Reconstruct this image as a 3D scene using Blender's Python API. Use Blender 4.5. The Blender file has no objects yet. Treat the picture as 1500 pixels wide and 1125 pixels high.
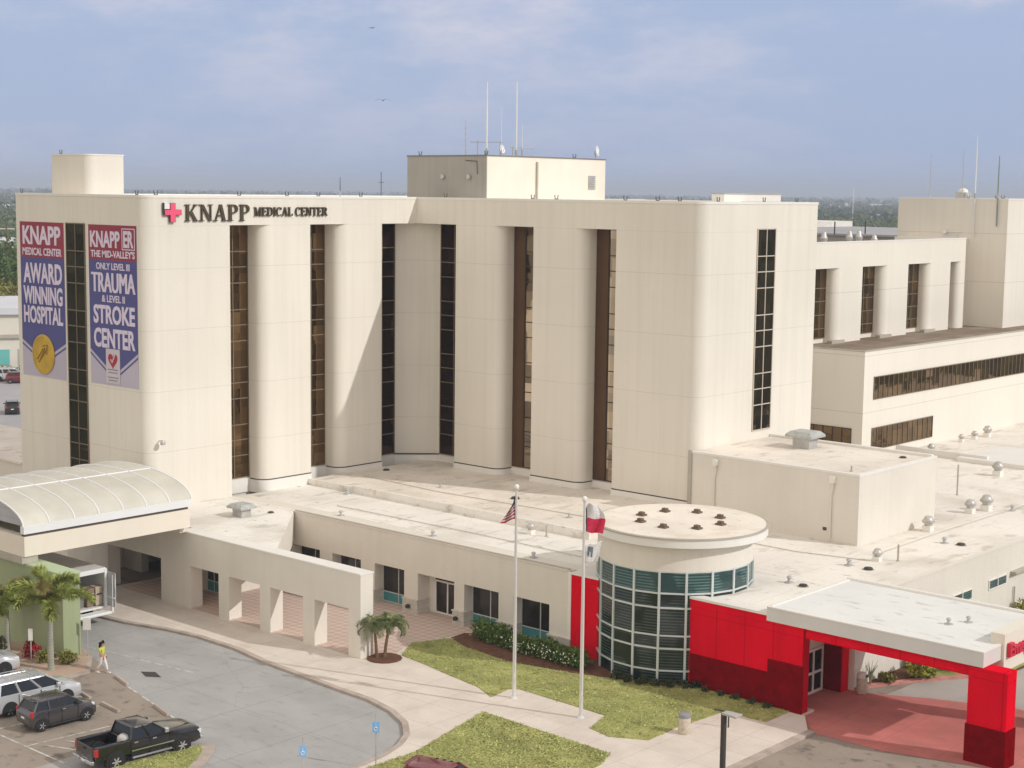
import bpy, bmesh, math, random
import numpy as np
from mathutils import Vector, Matrix
R = math.radians
random.seed(7)
SC = bpy.context.scene
COL = SC.collection

# ------------------------------------------------------------------ camera
cam_d = bpy.data.cameras.new('camera'); cam = bpy.data.objects.new('camera', cam_d); COL.objects.link(cam)
cam_d.sensor_width = 36.0; cam_d.lens = 55.92; cam_d.clip_start = 0.5; cam_d.clip_end = 60000
cr, cu, cf = (0.745622, 0.666263, 0.011912), (-0.089163, 0.082035, 0.992633), (-0.660377, 0.741191, -0.120573)
cam.matrix_world = Matrix(((cr[0], cu[0], -cf[0], 0), (cr[1], cu[1], -cf[1], 0), (cr[2], cu[2], -cf[2], 26), (0, 0, 0, 1)))
SC.camera = cam
# ------------------------------------------------------------------ light
SUN_EL, SUN_AZ = R(33.3), R(18.5)                    # azimuth from +X towards +Y
W = bpy.data.worlds.new('World'); SC.world = W; W.use_nodes = True
nt = W.node_tree; nt.nodes.clear()
def N(t, **kw):
    n = nt.nodes.new(t)
    for k, v in kw.items(): setattr(n, k, v)
    return n
wo = N('ShaderNodeOutputWorld'); bg = N('ShaderNodeBackground'); tc = N('ShaderNodeTexCoord')
sky = N('ShaderNodeTexSky', sky_type='NISHITA'); sky.sun_disc = False
sky.sun_elevation = SUN_EL; sky.sun_rotation = math.pi/2-SUN_AZ; sky.air_density = 1.4; sky.dust_density = 2.0
SKY_STRENGTH = 0.1
sep = N('ShaderNodeSeparateXYZ'); nt.links.new(tc.outputs['Generated'], sep.inputs[0])
mp = N('ShaderNodeMapping'); mp.inputs['Scale'].default_value = (2.2, 2.2, 7.0); nt.links.new(tc.outputs['Generated'], mp.inputs[0])
nz = N('ShaderNodeTexNoise'); nz.inputs['Scale'].default_value = 2.3; nz.inputs['Detail'].default_value = 6; nz.inputs['Roughness'].default_value = .62
nt.links.new(mp.outputs[0], nz.inputs['Vector'])
r1 = N('ShaderNodeMapRange'); r1.inputs[1].default_value = .43; r1.inputs[2].default_value = .70; r1.interpolation_type = 'SMOOTHSTEP'
nt.links.new(nz.outputs['Fac'], r1.inputs[0])
# veil of thin cloud: lavender blue low down, pale puffs in it, brighter white overhead
mA = N('ShaderNodeMix', data_type='RGBA'); mA.inputs[6].default_value = (3.7, 4.62, 6.75, 1); mA.inputs[7].default_value = (6.4, 6.3, 7.4, 1)
el = N('ShaderNodeMapRange'); el.inputs[1].default_value = -.02; el.inputs[2].default_value = .12
nt.links.new(sep.outputs[2], el.inputs[0])
ml = N('ShaderNodeMath', operation='MULTIPLY'); nt.links.new(r1.outputs[0], ml.inputs[0]); nt.links.new(el.outputs[0], ml.inputs[1])
nt.links.new(ml.outputs[0], mA.inputs[0])
hi = N('ShaderNodeMapRange'); hi.inputs[1].default_value = .16; hi.inputs[2].default_value = .6; hi.interpolation_type = 'SMOOTHSTEP'
nt.links.new(sep.outputs[2], hi.inputs[0])
mB = N('ShaderNodeMix', data_type='RGBA'); nt.links.new(hi.outputs[0], mB.inputs[0]); nt.links.new(mA.outputs[2], mB.inputs[6]); mB.inputs[7].default_value = (6.5, 6.15, 5.8, 1)
# brighter patch added to the unseen sky behind the camera, filling the shaded walls
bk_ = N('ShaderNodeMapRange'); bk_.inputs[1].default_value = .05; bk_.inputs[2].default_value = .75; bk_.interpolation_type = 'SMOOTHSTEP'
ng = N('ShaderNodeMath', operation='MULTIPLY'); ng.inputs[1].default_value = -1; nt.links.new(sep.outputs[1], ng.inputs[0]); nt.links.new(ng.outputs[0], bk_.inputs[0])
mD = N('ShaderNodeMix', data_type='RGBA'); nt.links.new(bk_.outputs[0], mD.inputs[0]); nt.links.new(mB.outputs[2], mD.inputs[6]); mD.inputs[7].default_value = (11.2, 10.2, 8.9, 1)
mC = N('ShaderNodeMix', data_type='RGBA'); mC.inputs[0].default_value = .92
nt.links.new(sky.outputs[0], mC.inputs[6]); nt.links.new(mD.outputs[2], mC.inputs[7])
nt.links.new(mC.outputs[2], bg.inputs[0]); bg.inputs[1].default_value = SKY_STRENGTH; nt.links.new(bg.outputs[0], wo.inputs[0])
sd = bpy.data.lights.new('sun', 'SUN'); sd.energy = 2.1; sd.angle = R(.6); sd.color = (1, .985, .95)
sun = bpy.data.objects.new('sun', sd); COL.objects.link(sun); sun.location = (40, 40, 120)
sv = Vector((math.cos(SUN_EL)*math.cos(SUN_AZ), math.cos(SUN_EL)*math.sin(SUN_AZ), math.sin(SUN_EL)))
sun.rotation_euler = sv.to_track_quat('Z', 'Y').to_euler()
SC.view_settings.view_transform = 'Standard'; SC.view_settings.look = 'None'; SC.view_settings.exposure = 0.13; SC.view_settings.gamma = 1.0
SC.render.engine = 'CYCLES'; SC.cycles.max_bounces = 6; SC.cycles.volume_bounces = 0

# ------------------------------------------------------------------ materials
MATS = {}
def mat(name, col, rough=.85, metal=0.0, var=.06, vscale=.35, streak=0.0, grain=0.0, gscale=30, bump=0.0, bscale=25, joints=None, stain=None, spec=.4, coat=0.0, col2=None, emit=None, alpha=None, cracks=None):
    """procedural surface: slow colour variation, vertical streaks, fine grain, joint lines, stains, bump"""
    if name in MATS: return MATS[name]
    m = bpy.data.materials.new(name); m.use_nodes = True; t = m.node_tree; t.nodes.clear()
    def n(ty, **kw):
        q = t.nodes.new(ty)
        for k, v in kw.items(): setattr(q, k, v)
        return q
    L = t.links.new
    o = n('ShaderNodeOutputMaterial'); b = n('ShaderNodeBsdfPrincipled'); L(b.outputs[0], o.inputs[0])
    b.inputs['Roughness'].default_value = rough; b.inputs['Metallic'].default_value = metal
    b.inputs['Specular IOR Level'].default_value = spec; b.inputs['Coat Weight'].default_value = coat; b.inputs['Coat Roughness'].default_value = .05
    g = n('ShaderNodeNewGeometry'); P = g.outputs['Position']
    def noise(scale, detail=4, vec=None, stretch=None):
        q = n('ShaderNodeTexNoise'); q.inputs['Scale'].default_value = scale; q.inputs['Detail'].default_value = detail
        src = vec or P
        if stretch:
            mpn = n('ShaderNodeMapping'); mpn.inputs['Scale'].default_value = stretch; L(src, mpn.inputs[0]); src = mpn.outputs[0]
        L(src, q.inputs['Vector']); return q.outputs['Fac']
    def rng(src, a, c, d, e):
        q = n('ShaderNodeMapRange'); q.inputs[1].default_value = a; q.inputs[2].default_value = c; q.inputs[3].default_value = d; q.inputs[4].default_value = e; L(src, q.inputs[0]); return q.outputs[0]
    def mix(f, a, c, blend='MIX'):
        q = n('ShaderNodeMix', data_type='RGBA', blend_type=blend)
        if isinstance(f, (int, float)): q.inputs[0].default_value = f
        else: L(f, q.inputs[0])
        for i, x in ((6, a), (7, c)):
            if isinstance(x, (tuple, list)): q.inputs[i].default_value = (*x[:3], 1)
            else: L(x, q.inputs[i])
        return q.outputs[2]
    c = tuple(col)
    d = tuple(x*(1-var) for x in col) if col2 is None else col2
    u = tuple(min(1, x*(1+var)) for x in col) if col2 is None else col
    cur = mix(rng(noise(vscale, 5), .3, .7, 0, 1), d, u)
    if streak: cur = mix(rng(noise(1.0, 3, stretch=(2.2, 2.2, .07)), .45, .8, 0, streak), cur, tuple(x*.55 for x in col))
    if grain: cur = mix(rng(noise(gscale, 2), .3, .7, 0, grain), cur, tuple(x*.35 for x in col))
    if stain:
        for (sc, lo, hi_, sc_col, amt, st) in stain: cur = mix(rng(noise(sc, 6, stretch=st), lo, hi_, 0, amt), cur, sc_col)
    if joints:
        sp = n('ShaderNodeSeparateXYZ'); L(P, sp.inputs[0])
        for (axis, off, pitch, width, amt, *lim) in joints:
            a = n('ShaderNodeMath', operation='SUBTRACT'); L(sp.outputs[axis], a.inputs[0]); a.inputs[1].default_value = off-width/2
            w = n('ShaderNodeMath', operation='PINGPONG'); 
            mo = n('ShaderNodeMath', operation='FLOORED_MODULO'); L(a.outputs[0], mo.inputs[0]); mo.inputs[1].default_value = pitch
            lt = n('ShaderNodeMath', operation='LESS_THAN'); L(mo.outputs[0], lt.inputs[0]); lt.inputs[1].default_value = width
            mu = n('ShaderNodeMath', operation='MULTIPLY'); L(lt.outputs[0], mu.inputs[0]); mu.inputs[1].default_value = amt
            if lim:
                l2 = n('ShaderNodeMath', operation='LESS_THAN'); L(sp.outputs[axis], l2.inputs[0]); l2.inputs[1].default_value = lim[0]
                m2 = n('ShaderNodeMath', operation='MULTIPLY'); L(mu.outputs[0], m2.inputs[0]); L(l2.outputs[0], m2.inputs[1]); mu = m2
            cur = mix(mu.outputs[0], cur, tuple(x*.35 for x in col)); t.nodes.remove(w)
    if cracks:
        (csc, cw, camt) = cracks
        wn = n('ShaderNodeTexNoise'); wn.inputs['Scale'].default_value = csc*2.5; wn.inputs['Detail'].default_value = 5; L(P, wn.inputs['Vector'])
        wm = n('ShaderNodeMix', data_type='VECTOR'); wm.inputs[0].default_value = .12/csc*.35; L(P, wm.inputs[4]); ad = n('ShaderNodeVectorMath', operation='ADD'); L(P, ad.inputs[0]); sc_ = n('ShaderNodeVectorMath', operation='SCALE'); L(wn.outputs['Color'], sc_.inputs[0]); sc_.inputs['Scale'].default_value = 1.2; L(sc_.outputs[0], ad.inputs[1]); t.nodes.remove(wm)
        vo = n('ShaderNodeTexVoronoi', feature='DISTANCE_TO_EDGE'); vo.inputs['Scale'].default_value = csc; L(ad.outputs[0], vo.inputs['Vector'])
        cur = mix(rng(vo.outputs['Distance'], 0, cw, camt, 0), cur, tuple(x*.3 for x in col))
    L(cur, b.inputs['Base Color'])
    if emit: b.inputs['Emission Color'].default_value = (*col, 1); b.inputs['Emission Strength'].default_value = emit
    if alpha: b.inputs['Alpha'].default_value = alpha
    if bump:
        q = n('ShaderNodeBump'); q.inputs['Strength'].default_value = bump; q.inputs['Distance'].default_value = .05
        L(noise(bscale, 4), q.inputs['Height']); L(q.outputs[0], b.inputs['Normal'])
    MATS[name] = m; return m
STUC = (.785, .735, .65)
M = {}
M['stucco'] = mat('cream_stucco', STUC, .9, var=.045, vscale=.12, streak=.15, bump=.25, bscale=9, grain=.05, gscale=14, joints=[(2, 8.6, 4.02, .04, .24, 22), (2, 23.44, 30, .035, .16)], spec=.2)
M['stucco_low'] = mat('cream_stucco_low', (.75, .70, .62), .9, var=.04, vscale=.3, streak=.10, bump=.25, bscale=9, grain=.05, gscale=14, spec=.2)
M['stucco_warm'] = mat('warm_stucco', (.79, .72, .61), .9, var=.04, vscale=.2, streak=.08, bump=.2, bscale=9, spec=.2)
M['stone'] = mat('pale_stone', (.62, .58, .51), .9, var=.08, vscale=1.2, bump=.4, bscale=6, grain=.15, gscale=5, joints=[(2, .05, .33, .025, .4)], spec=.2)
RS = [(.22, .5, .72, (.50, .43, .35), .5, None), (1.1, .58, .74, (.36, .29, .23), .55, (1, .35, 1)), (2.6, .64, .74, (.26, .21, .17), .6, (.45, 1, 1)), (5, .66, .8, (.3, .26, .22), .4, None)]
M['roof_white'] = mat('white_roof_membrane', (.86, .82, .755), .9, var=.06, vscale=.15, grain=.10, gscale=6, stain=RS, joints=[(1, .4, 3.1, .06, .2), (0, 2.2, 9.3, .06, .2)], bump=.2, bscale=4, spec=.2, cracks=(.09, .002, .35))
M['roof_tan'] = mat('tan_roof_membrane', (.82, .745, .66), .9, var=.1, vscale=.2, grain=.12, gscale=6, stain=RS, joints=[(0, .4, 3.1, .05, .15)], bump=.2, bscale=4, spec=.2, cracks=(.09, .002, .35))
M['roof_gravel'] = mat('brown_gravel_roof', (.27, .21, .16), .95, var=.2, vscale=.5, grain=.5, gscale=9, stain=[(.5, .45, .7, (.40, .34, .27), .6, (1, .25, 1))], spec=.1)
M['roof_grey'] = mat('grey_metal_roof', (.36, .35, .36), .7, var=.1, vscale=.1, stain=[(.3, .5, .7, (.48, .46, .45), .5, None)])
M['canopy_white'] = mat('white_canopy_roof', (.77, .765, .735), .85, var=.04, vscale=.4, grain=.06, gscale=8, stain=[(.9, .60, .72, (.45, .44, .43), .6, (1, 2.4, 1))], spec=.25)
M['fascia'] = mat('pale_grey_fascia', (.66, .64, .61), .7, var=.03, vscale=.6, streak=.06)
M['trim'] = mat('white_trim', (.80, .77, .72), .6, var=.03, streak=.08)
M['coping'] = mat('metal_coping', (.45, .41, .35), .5, var=.08, vscale=.8)
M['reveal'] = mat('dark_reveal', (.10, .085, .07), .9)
M['red'] = mat('red_painted_stucco', (.76, .004, .020), .75, var=.08, vscale=.5, streak=.15, bump=.35, bscale=7, grain=.08, gscale=10, joints=[(2, 4.05, 9, .035, .4), (0, -45.6, 1.75, .05, .5), (2, 4.4, 9, .03, .3)], spec=0, stain=[(.7, .55, .75, (.50, .006, .02), .5, (1, 1, .3))])
M['red_stone'] = mat('red_painted_stone', (.20, .001, .003), .85, var=.22, vscale=2.0, bump=.8, bscale=9, grain=.3, gscale=12, spec=0)
M['green'] = mat('green_painted_wall', (.34, .385, .225), .85, var=.06, vscale=.5, streak=.15, bump=.25, bscale=8)
M['vault'] = mat('translucent_vault_panel', (.60, .57, .49), .55, var=.10, vscale=.5, stain=[(.8, .45, .75, (.50, .47, .39), .4, None)])
M['white_metal'] = mat('white_painted_metal', (.78, .78, .78), .45, var=.03)
M['galv'] = mat('galvanised_metal', (.50, .49, .47), .45, metal=.35, var=.12, vscale=2)
M['dark_metal'] = mat('dark_metal', (.05, .045, .04), .5, var=.1)
M['pole'] = mat('brushed_aluminium_pole', (.72, .71, .70), .35, metal=.3, var=.05)
M['bronze_frame'] = mat('bronze_mullion', (.20, .155, .10), .5, metal=.2, var=.08)
M['pale_frame'] = mat('pale_mullion', (.55, .48, .40), .5, var=.05)
M['dark_frame'] = mat('dark_mullion', (.035, .025, .018), .45, var=.1)
M['alu'] = mat('aluminium_frame', (.62, .66, .66), .4, metal=.2, var=.05)
def glass(name, col, rough=.04, metal=.85, wob=.015, blinds=False, tint2=None):
    if name in MATS: return MATS[name]
    m = bpy.data.materials.new(name); m.use_nodes = True; t = m.node_tree; b = t.nodes['Principled BSDF']; L = t.links.new
    b.inputs['Base Color'].default_value = (*col, 1); b.inputs['Roughness'].default_value = rough; b.inputs['Metallic'].default_value = metal
    g = t.nodes.new('ShaderNodeNewGeometry')
    nz = t.nodes.new('ShaderNodeTexNoise'); nz.inputs['Scale'].default_value = .9; nz.inputs['Detail'].default_value = 1; L(g.outputs['Position'], nz.inputs['Vector'])
    bp = t.nodes.new('ShaderNodeBump'); bp.inputs['Strength'].default_value = wob*10; bp.inputs['Distance'].default_value = .05; L(nz.outputs['Fac'], bp.inputs['Height'])
    sn = t.nodes.new('ShaderNodeVectorMath'); sn.operation = 'SNAP'; L(g.outputs['Position'], sn.inputs[0]); sn.inputs[1].default_value = (1.34, 1.34, 1.34)
    wn = t.nodes.new('ShaderNodeTexWhiteNoise'); L(sn.outputs[0], wn.inputs['Vector'])
    sb = t.nodes.new('ShaderNodeVectorMath'); sb.operation = 'SUBTRACT'; L(wn.outputs['Color'], sb.inputs[0]); sb.inputs[1].default_value = (.5, .5, .5)
    sc = t.nodes.new('ShaderNodeVectorMath'); sc.operation = 'SCALE'; L(sb.outputs[0], sc.inputs[0]); sc.inputs['Scale'].default_value = .045
    ad = t.nodes.new('ShaderNodeVectorMath'); ad.operation = 'ADD'; L(bp.outputs[0], ad.inputs[0]); L(sc.outputs[0], ad.inputs[1]); nm = t.nodes.new('ShaderNodeVectorMath'); nm.operation = 'NORMALIZE'; L(ad.outputs[0], nm.inputs[0]); L(nm.outputs[0], b.inputs['Normal'])
    if metal > .1:
        pr_ = t.nodes.new('ShaderNodeMapRange'); pr_.inputs[3].default_value = .62; pr_.inputs[4].default_value = 1.25; L(wn.outputs['Value'], pr_.inputs[0])
        cm = t.nodes.new('ShaderNodeVectorMath'); cm.operation = 'SCALE'; cm.inputs[0].default_value = col; L(pr_.outputs[0], cm.inputs['Scale']); L(cm.outputs[0], b.inputs['Base Color'])
    if blinds:
        s = t.nodes.new('ShaderNodeSeparateXYZ'); L(g.outputs['Position'], s.inputs[0])
        mo = t.nodes.new('ShaderNodeMath'); mo.operation = 'FLOORED_MODULO'; L(s.outputs[2], mo.inputs[0]); mo.inputs[1].default_value = .16
        lt = t.nodes.new('ShaderNodeMath'); lt.operation = 'LESS_THAN'; L(mo.outputs[0], lt.inputs[0]); lt.inputs[1].default_value = .07
        n2 = t.nodes.new('ShaderNodeTexNoise'); n2.inputs['Scale'].default_value = .55; L(g.outputs['Position'], n2.inputs['Vector'])
        mr = t.nodes.new('ShaderNodeMapRange'); mr.inputs[1].default_value = .42; mr.inputs[2].default_value = .5; L(n2.outputs['Fac'], mr.inputs[0])
        mu = t.nodes.new('ShaderNodeMath'); mu.operation = 'MULTIPLY'; L(lt.outputs[0], mu.inputs[0]); L(mr.outputs[0], mu.inputs[1])
        mx = t.nodes.new('ShaderNodeMix'); mx.data_type = 'RGBA'; L(mu.outputs[0], mx.inputs[0]); mx.inputs[6].default_value = (*col, 1); mx.inputs[7].default_value = (*(tint2 or col), 1); L(mx.outputs[2], b.inputs['Base Color'])
    MATS[name] = m; return m
M['glass_bronze'] = glass('bronze_mirror_glass', (.185, .12, .06), .03, .9)
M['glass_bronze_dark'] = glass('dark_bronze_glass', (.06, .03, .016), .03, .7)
M['glass_bronze_grey'] = glass('grey_bronze_glass', (.085, .07, .048), .025, .85)
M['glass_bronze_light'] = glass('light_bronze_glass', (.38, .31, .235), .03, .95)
M['dark_reflection'] = mat('dark_reflection_bronze', (.10, .050, .020), .45, metal=.3, var=.1, vscale=.6)  # dark reflection in the slot glass, put into an opaque bronze colour
M['glass_dark'] = glass('dark_tinted_glass', (.022, .020, .018), .05, 0, .01)
M['glass_teal'] = glass('teal_spandrel_glass', (.06, .25, .27), .12, 0, .01)
M['glass_drum'] = glass('green_tinted_glass', (.013, .021, .019), .05, 0, .012, True, (.06, .085, .082))
M['glass_drum_top'] = glass('teal_tinted_glass', (.028, .066, .066), .06, 0, .012, True, (.105, .19, .185))
M['glass_car'] = glass('car_window_glass', (.015, .018, .022), .04, 0, 0)
M['concrete'] = mat('pale_concrete', (.71, .63, .555), .92, var=.07, vscale=.5, grain=.12, gscale=14, stain=[(.45, .5, .75, (.53, .45, .385), .55, None), (2.5, .6, .8, (.44, .38, .33), .4, None)], joints=[(0, .2, 2.4, .035, .35), (1, .5, 2.4, .035, .35)], spec=.2)
M['curb'] = mat('kerb_concrete', (.50, .42, .36), .92, var=.12, vscale=1.2, grain=.2, gscale=10, stain=[(.8, .5, .7, (.27, .22, .19), .6, None)], spec=.2)
M['drive'] = mat('weathered_grey_drive', (.405, .395, .385), .92, var=.08, vscale=.35, grain=.2, gscale=16, stain=[(.35, .48, .72, (.46, .45, .43), .5, (1, 1.6, 1)), (.9, .57, .74, (.24, .23, .22), .4, (1, 2.5, 1)), (3, .64, .8, (.14, .13, .12), .5, None)], joints=[(0, .9, 5.2, .05, .35), (1, 2.1, 5.2, .05, .3)], spec=.2, cracks=(.16, .005, .22))
M['asphalt'] = mat('worn_asphalt', (.35, .295, .245), .95, var=.12, vscale=.4, grain=.35, gscale=22, stain=[(.3, .45, .7, (.36, .30, .25), .6, (1, 2, 1)), (1.5, .58, .72, (.13, .115, .10), .6, None), (.7, .62, .70, (.08, .07, .06), .6, None)], spec=.15, cracks=(.25, .006, .3))
M['asphalt_far'] = mat('sunbleached_asphalt', (.40, .39, .40), .95, var=.12, vscale=.1, stain=[(.08, .5, .7, (.3, .29, .29), .5, None)], spec=.15)
M['pink'] = mat('red_stamped_concrete', (.58, .20, .175), .9, var=.1, vscale=.8, grain=.15, gscale=14, stain=[(.6, .5, .75, (.34, .17, .14), .5, None)], joints=[(0, .3, 3, .04, .3), (1, .8, 3, .04, .3)], spec=.2)
M['island'] = mat('pink_island_concrete', (.50, .37, .28), .9, var=.1, vscale=.9, grain=.2, gscale=12, spec=.2)
M['mulch'] = mat('brown_mulch', (.20, .10, .065), .97, var=.25, vscale=3, grain=.5, gscale=30, bump=1, bscale=30, spec=.1)
M['paint'] = mat('worn_road_paint', (.60, .57, .53), .9, var=.15, vscale=2, stain=[(2.2, .45, .6, (.3, .28, .26), .8, None)])
M['lawn'] = mat('short_lawn', (.45, .465, .17), .97, var=.28, vscale=.6, grain=.4, gscale=11, stain=[(.4, .5, .75, (.52, .46, .19), .7, None), (1.8, .5, .75, (.23, .28, .07), .6, None)], bump=1.0, bscale=45, spec=.1)
M['leaf'] = mat('leaf_green', (.085, .13, .03), .7, var=.45, vscale=2.2, spec=.3)
M['leaf_olive'] = mat('leaf_olive', (.20, .19, .045), .7, var=.35, vscale=2.5, spec=.3)
M['leaf_dark'] = mat('leaf_dark', (.05, .065, .025), .7, var=.5, vscale=1.5, spec=.3)
M['leaf_yellow'] = mat('leaf_yellow_green', (.30, .30, .05), .7, var=.35, vscale=2.5, spec=.3)
M['frond'] = mat('palm_frond_green', (.31, .35, .09), .6, var=.4, vscale=3, spec=.3)
M['frond_dry'] = mat('palm_frond_dry', (.31, .275, .10), .7, var=.3, vscale=2, spec=.3)
M['leaf_red'] = mat('leaf_red', (.30, .025, .03), .7, var=.6, vscale=3)
M['petal'] = mat('white_petals', (.8, .8, .72), .7)
M['bark'] = mat('grey_palm_bark', (.34, .33, .27), .9, var=.12, vscale=3, joints=[(2, .1, .16, .03, .3)], spec=.2)
M['bark_brown'] = mat('brown_bark', (.19, .12, .07), .95, var=.25, vscale=4, spec=.1)
def paver(name, a, b2, c, s):
    m = bpy.data.materials.new(name); m.use_nodes = True; t = m.node_tree; b = t.nodes['Principled BSDF']; L = t.links.new; b.inputs['Roughness'].default_value = .9
    g = t.nodes.new('ShaderNodeNewGeometry'); mp_ = t.nodes.new('ShaderNodeMapping'); mp_.inputs['Rotation'].default_value = (0, 0, R(45)); L(g.outputs['Position'], mp_.inputs[0])
    k = t.nodes.new('ShaderNodeTexChecker'); k.inputs['Scale'].default_value = s; k.inputs[1].default_value = (*a, 1); k.inputs[2].default_value = (*b2, 1); L(mp_.outputs[0], k.inputs[0])
    nz_ = t.nodes.new('ShaderNodeTexNoise'); nz_.inputs['Scale'].default_value = .8; nz_.inputs['Detail'].default_value = 6; L(g.outputs['Position'], nz_.inputs['Vector'])
    mr = t.nodes.new('ShaderNodeMapRange'); mr.inputs[1].default_value = .4; mr.inputs[2].default_value = .75; mr.inputs[4].default_value = .6; L(nz_.outputs['Fac'], mr.inputs[0])
    mx = t.nodes.new('ShaderNodeMix'); mx.data_type = 'RGBA'; L(mr.outputs[0], mx.inputs[0]); L(k.outputs[0], mx.inputs[6]); mx.inputs[7].default_value = (*c, 1); L(mx.outputs[2], b.inputs['Base Color'])
    return m
M['paver'] = paver('checkered_brick_paving', (.62, .50, .43), (.54, .38, .31), (.52, .42, .36), 2.6)
def plain(name, col, rough=.5, metal=0, coat=0, spec=.5): return mat(name, col, rough, metal=metal, var=.03, vscale=1, coat=coat, spec=spec)

# ------------------------------------------------------------------ mesh helpers
WLOC = {}
class MB:
    def __init__(s): s.v = []; s.f = []; s.mi = []
    def add(s, vs, fs, mi=0):
        o = len(s.v); s.v += [tuple(p) for p in vs]; s.f += [tuple(i+o for i in f) for f in fs]; s.mi += [mi]*len(fs); return s
    def box(s, x0, x1, y0, y1, z0, z1, mi=0):
        return s.add([(x0, y0, z0), (x1, y0, z0), (x1, y1, z0), (x0, y1, z0), (x0, y0, z1), (x1, y0, z1), (x1, y1, z1), (x0, y1, z1)],
                     [(0, 3, 2, 1), (4, 5, 6, 7), (0, 1, 5, 4), (1, 2, 6, 5), (2, 3, 7, 6), (3, 0, 4, 7)], mi)
    def prism(s, poly, z0, z1, mi=0):
        a = sum(poly[i][0]*poly[(i+1) % len(poly)][1]-poly[(i+1) % len(poly)][0]*poly[i][1] for i in range(len(poly)))
        if a < 0: poly = poly[::-1]
        n = len(poly)
        return s.add([(x, y, z0) for x, y in poly]+[(x, y, z1) for x, y in poly],
                     [tuple(range(n-1, -1, -1)), tuple(range(n, 2*n))]+[(i, (i+1) % n, n+(i+1) % n, n+i) for i in range(n)], mi)
    def sheet(s, poly, z, mi=0):
        a = sum(poly[i][0]*poly[(i+1) % len(poly)][1]-poly[(i+1) % len(poly)][0]*poly[i][1] for i in range(len(poly)))
        if a < 0: poly = poly[::-1]
        return s.add([(x, y, z) for x, y in poly], [tuple(range(len(poly)))], mi)
    def tube(s, pts, r, n=8, mi=0, cap=True):
        pts = [Vector(p) for p in pts]; rs = r if isinstance(r, (list, tuple)) else [r]*len(pts); o = len(s.v); up = Vector((.12, .23, 1)).normalized()
        for i, p in enumerate(pts):
            t = (pts[min(i+1, len(pts)-1)]-pts[max(i-1, 0)]).normalized()
            a = t.cross(up)
            if a.length < .05: a = t.cross(Vector((1, 0, 0)))
            a.normalize(); b = t.cross(a)
            s.v += [tuple(p+(a*math.cos(2*math.pi*k/n)+b*math.sin(2*math.pi*k/n))*rs[i]) for k in range(n)]
        for i in range(len(pts)-1):
            for k in range(n): s.f.append((o+i*n+k, o+i*n+(k+1) % n, o+(i+1)*n+(k+1) % n, o+(i+1)*n+k)); s.mi.append(mi)
        if cap:
            s.f.append(tuple(o+k for k in range(n-1, -1, -1))); s.f.append(tuple(o+(len(pts)-1)*n+k for k in range(n))); s.mi += [mi, mi]
        return s
    def lathe(s, prof, c, n=16, axis='z', mi=0):
        """prof: (radius, along) pairs; c: centre"""
        o = len(s.v)
        for r, h in prof:
            for k in range(n):
                a = 2*math.pi*k/n; x, y = r*math.cos(a), r*math.sin(a)
                p = (x, y, h) if axis == 'z' else ((h, x, y) if axis == 'x' else (y, h, x))
                s.v.append((p[0]+c[0], p[1]+c[1], p[2]+c[2]))
        for i in range(len(prof)-1):
            for k in range(n): s.f.append((o+i*n+k, o+i*n+(k+1) % n, o+(i+1)*n+(k+1) % n, o+(i+1)*n+k)); s.mi.append(mi)
        s.f.append(tuple(o+k for k in range(n-1, -1, -1))); s.f.append(tuple(o+(len(prof)-1)*n+k for k in range(n))); s.mi += [mi, mi]
        return s
    def loft(s, rings, mi=0, cap=True, closed=True):
        n = len(rings[0]); o = len(s.v)
        for r in rings: s.v += [tuple(p) for p in r]
        for i in range(len(rings)-1):
            for k in range(n if closed else n-1): s.f.append((o+i*n+k, o+i*n+(k+1) % n, o+(i+1)*n+(k+1) % n, o+(i+1)*n+k)); s.mi.append(mi)
        if cap:
            s.f.append(tuple(o+k for k in range(n-1, -1, -1))); s.f.append(tuple(o+(len(rings)-1)*n+k for k in range(n))); s.mi += [mi, mi]
        return s
    def build(s, name, m, parent=None, local=False, smooth=0, bevel=0):
        me = bpy.data.meshes.new(name)
        off = Vector((0, 0, 0)) if (local or parent is None) else Vector(WLOC.get(parent.name, (0, 0, 0)))
        me.from_pydata([(x-off.x, y-off.y, z-off.z) for x, y, z in s.v], [], s.f)
        for mm in (m if isinstance(m, (list, tuple)) else [m]): me.materials.append(mm)
        if len(set(s.mi)) > 1: me.polygons.foreach_set('material_index', s.mi)
        bm = bmesh.new(); bm.from_mesh(me); bmesh.ops.recalc_face_normals(bm, faces=bm.faces) if len(s.f) < 4000 else None; bm.to_mesh(me); bm.free()
        if smooth:
            me.polygons.foreach_set('use_smooth', [True]*len(me.polygons)); me.set_sharp_from_angle(angle=R(smooth))
        o = bpy.data.objects.new(name, me); COL.objects.link(o)
        if parent is not None: o.parent = parent; WLOC[o.name] = tuple(off)
        else: WLOC[o.name] = (0, 0, 0)
        if bevel:
            b = o.modifiers.new('b', 'BEVEL'); b.width = bevel; b.segments = 2; b.limit_method = 'ANGLE'
        return o
def tag(o, label=None, cat=None, group=None, kind=None):
    if label: o['label'] = label
    if cat: o['category'] = cat
    if group: o['group'] = group
    if kind: o['kind'] = kind
    return o
def thing(name, label, cat, loc=(0, 0, 0), group=None, rz=0):
    o = bpy.data.objects.new(name, None); COL.objects.link(o); o.location = loc; o.rotation_euler = (0, 0, rz); o.empty_display_size = .3
    WLOC[o.name] = tuple(loc); return tag(o, label, cat, group)
def dup(root, loc, rz=None, label=None, group=None):
    r = root.copy(); COL.objects.link(r); r.location = loc
    if rz is not None: r.rotation_euler = (0, 0, rz)
    if label: r['label'] = label
    if group: r['group'] = group
    for ch in list(root.children):
        c = ch.copy(); COL.objects.link(c); c.parent = r
        for g in ch.children:
            d = g.copy(); COL.objects.link(d); d.parent = c
    return r
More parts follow.
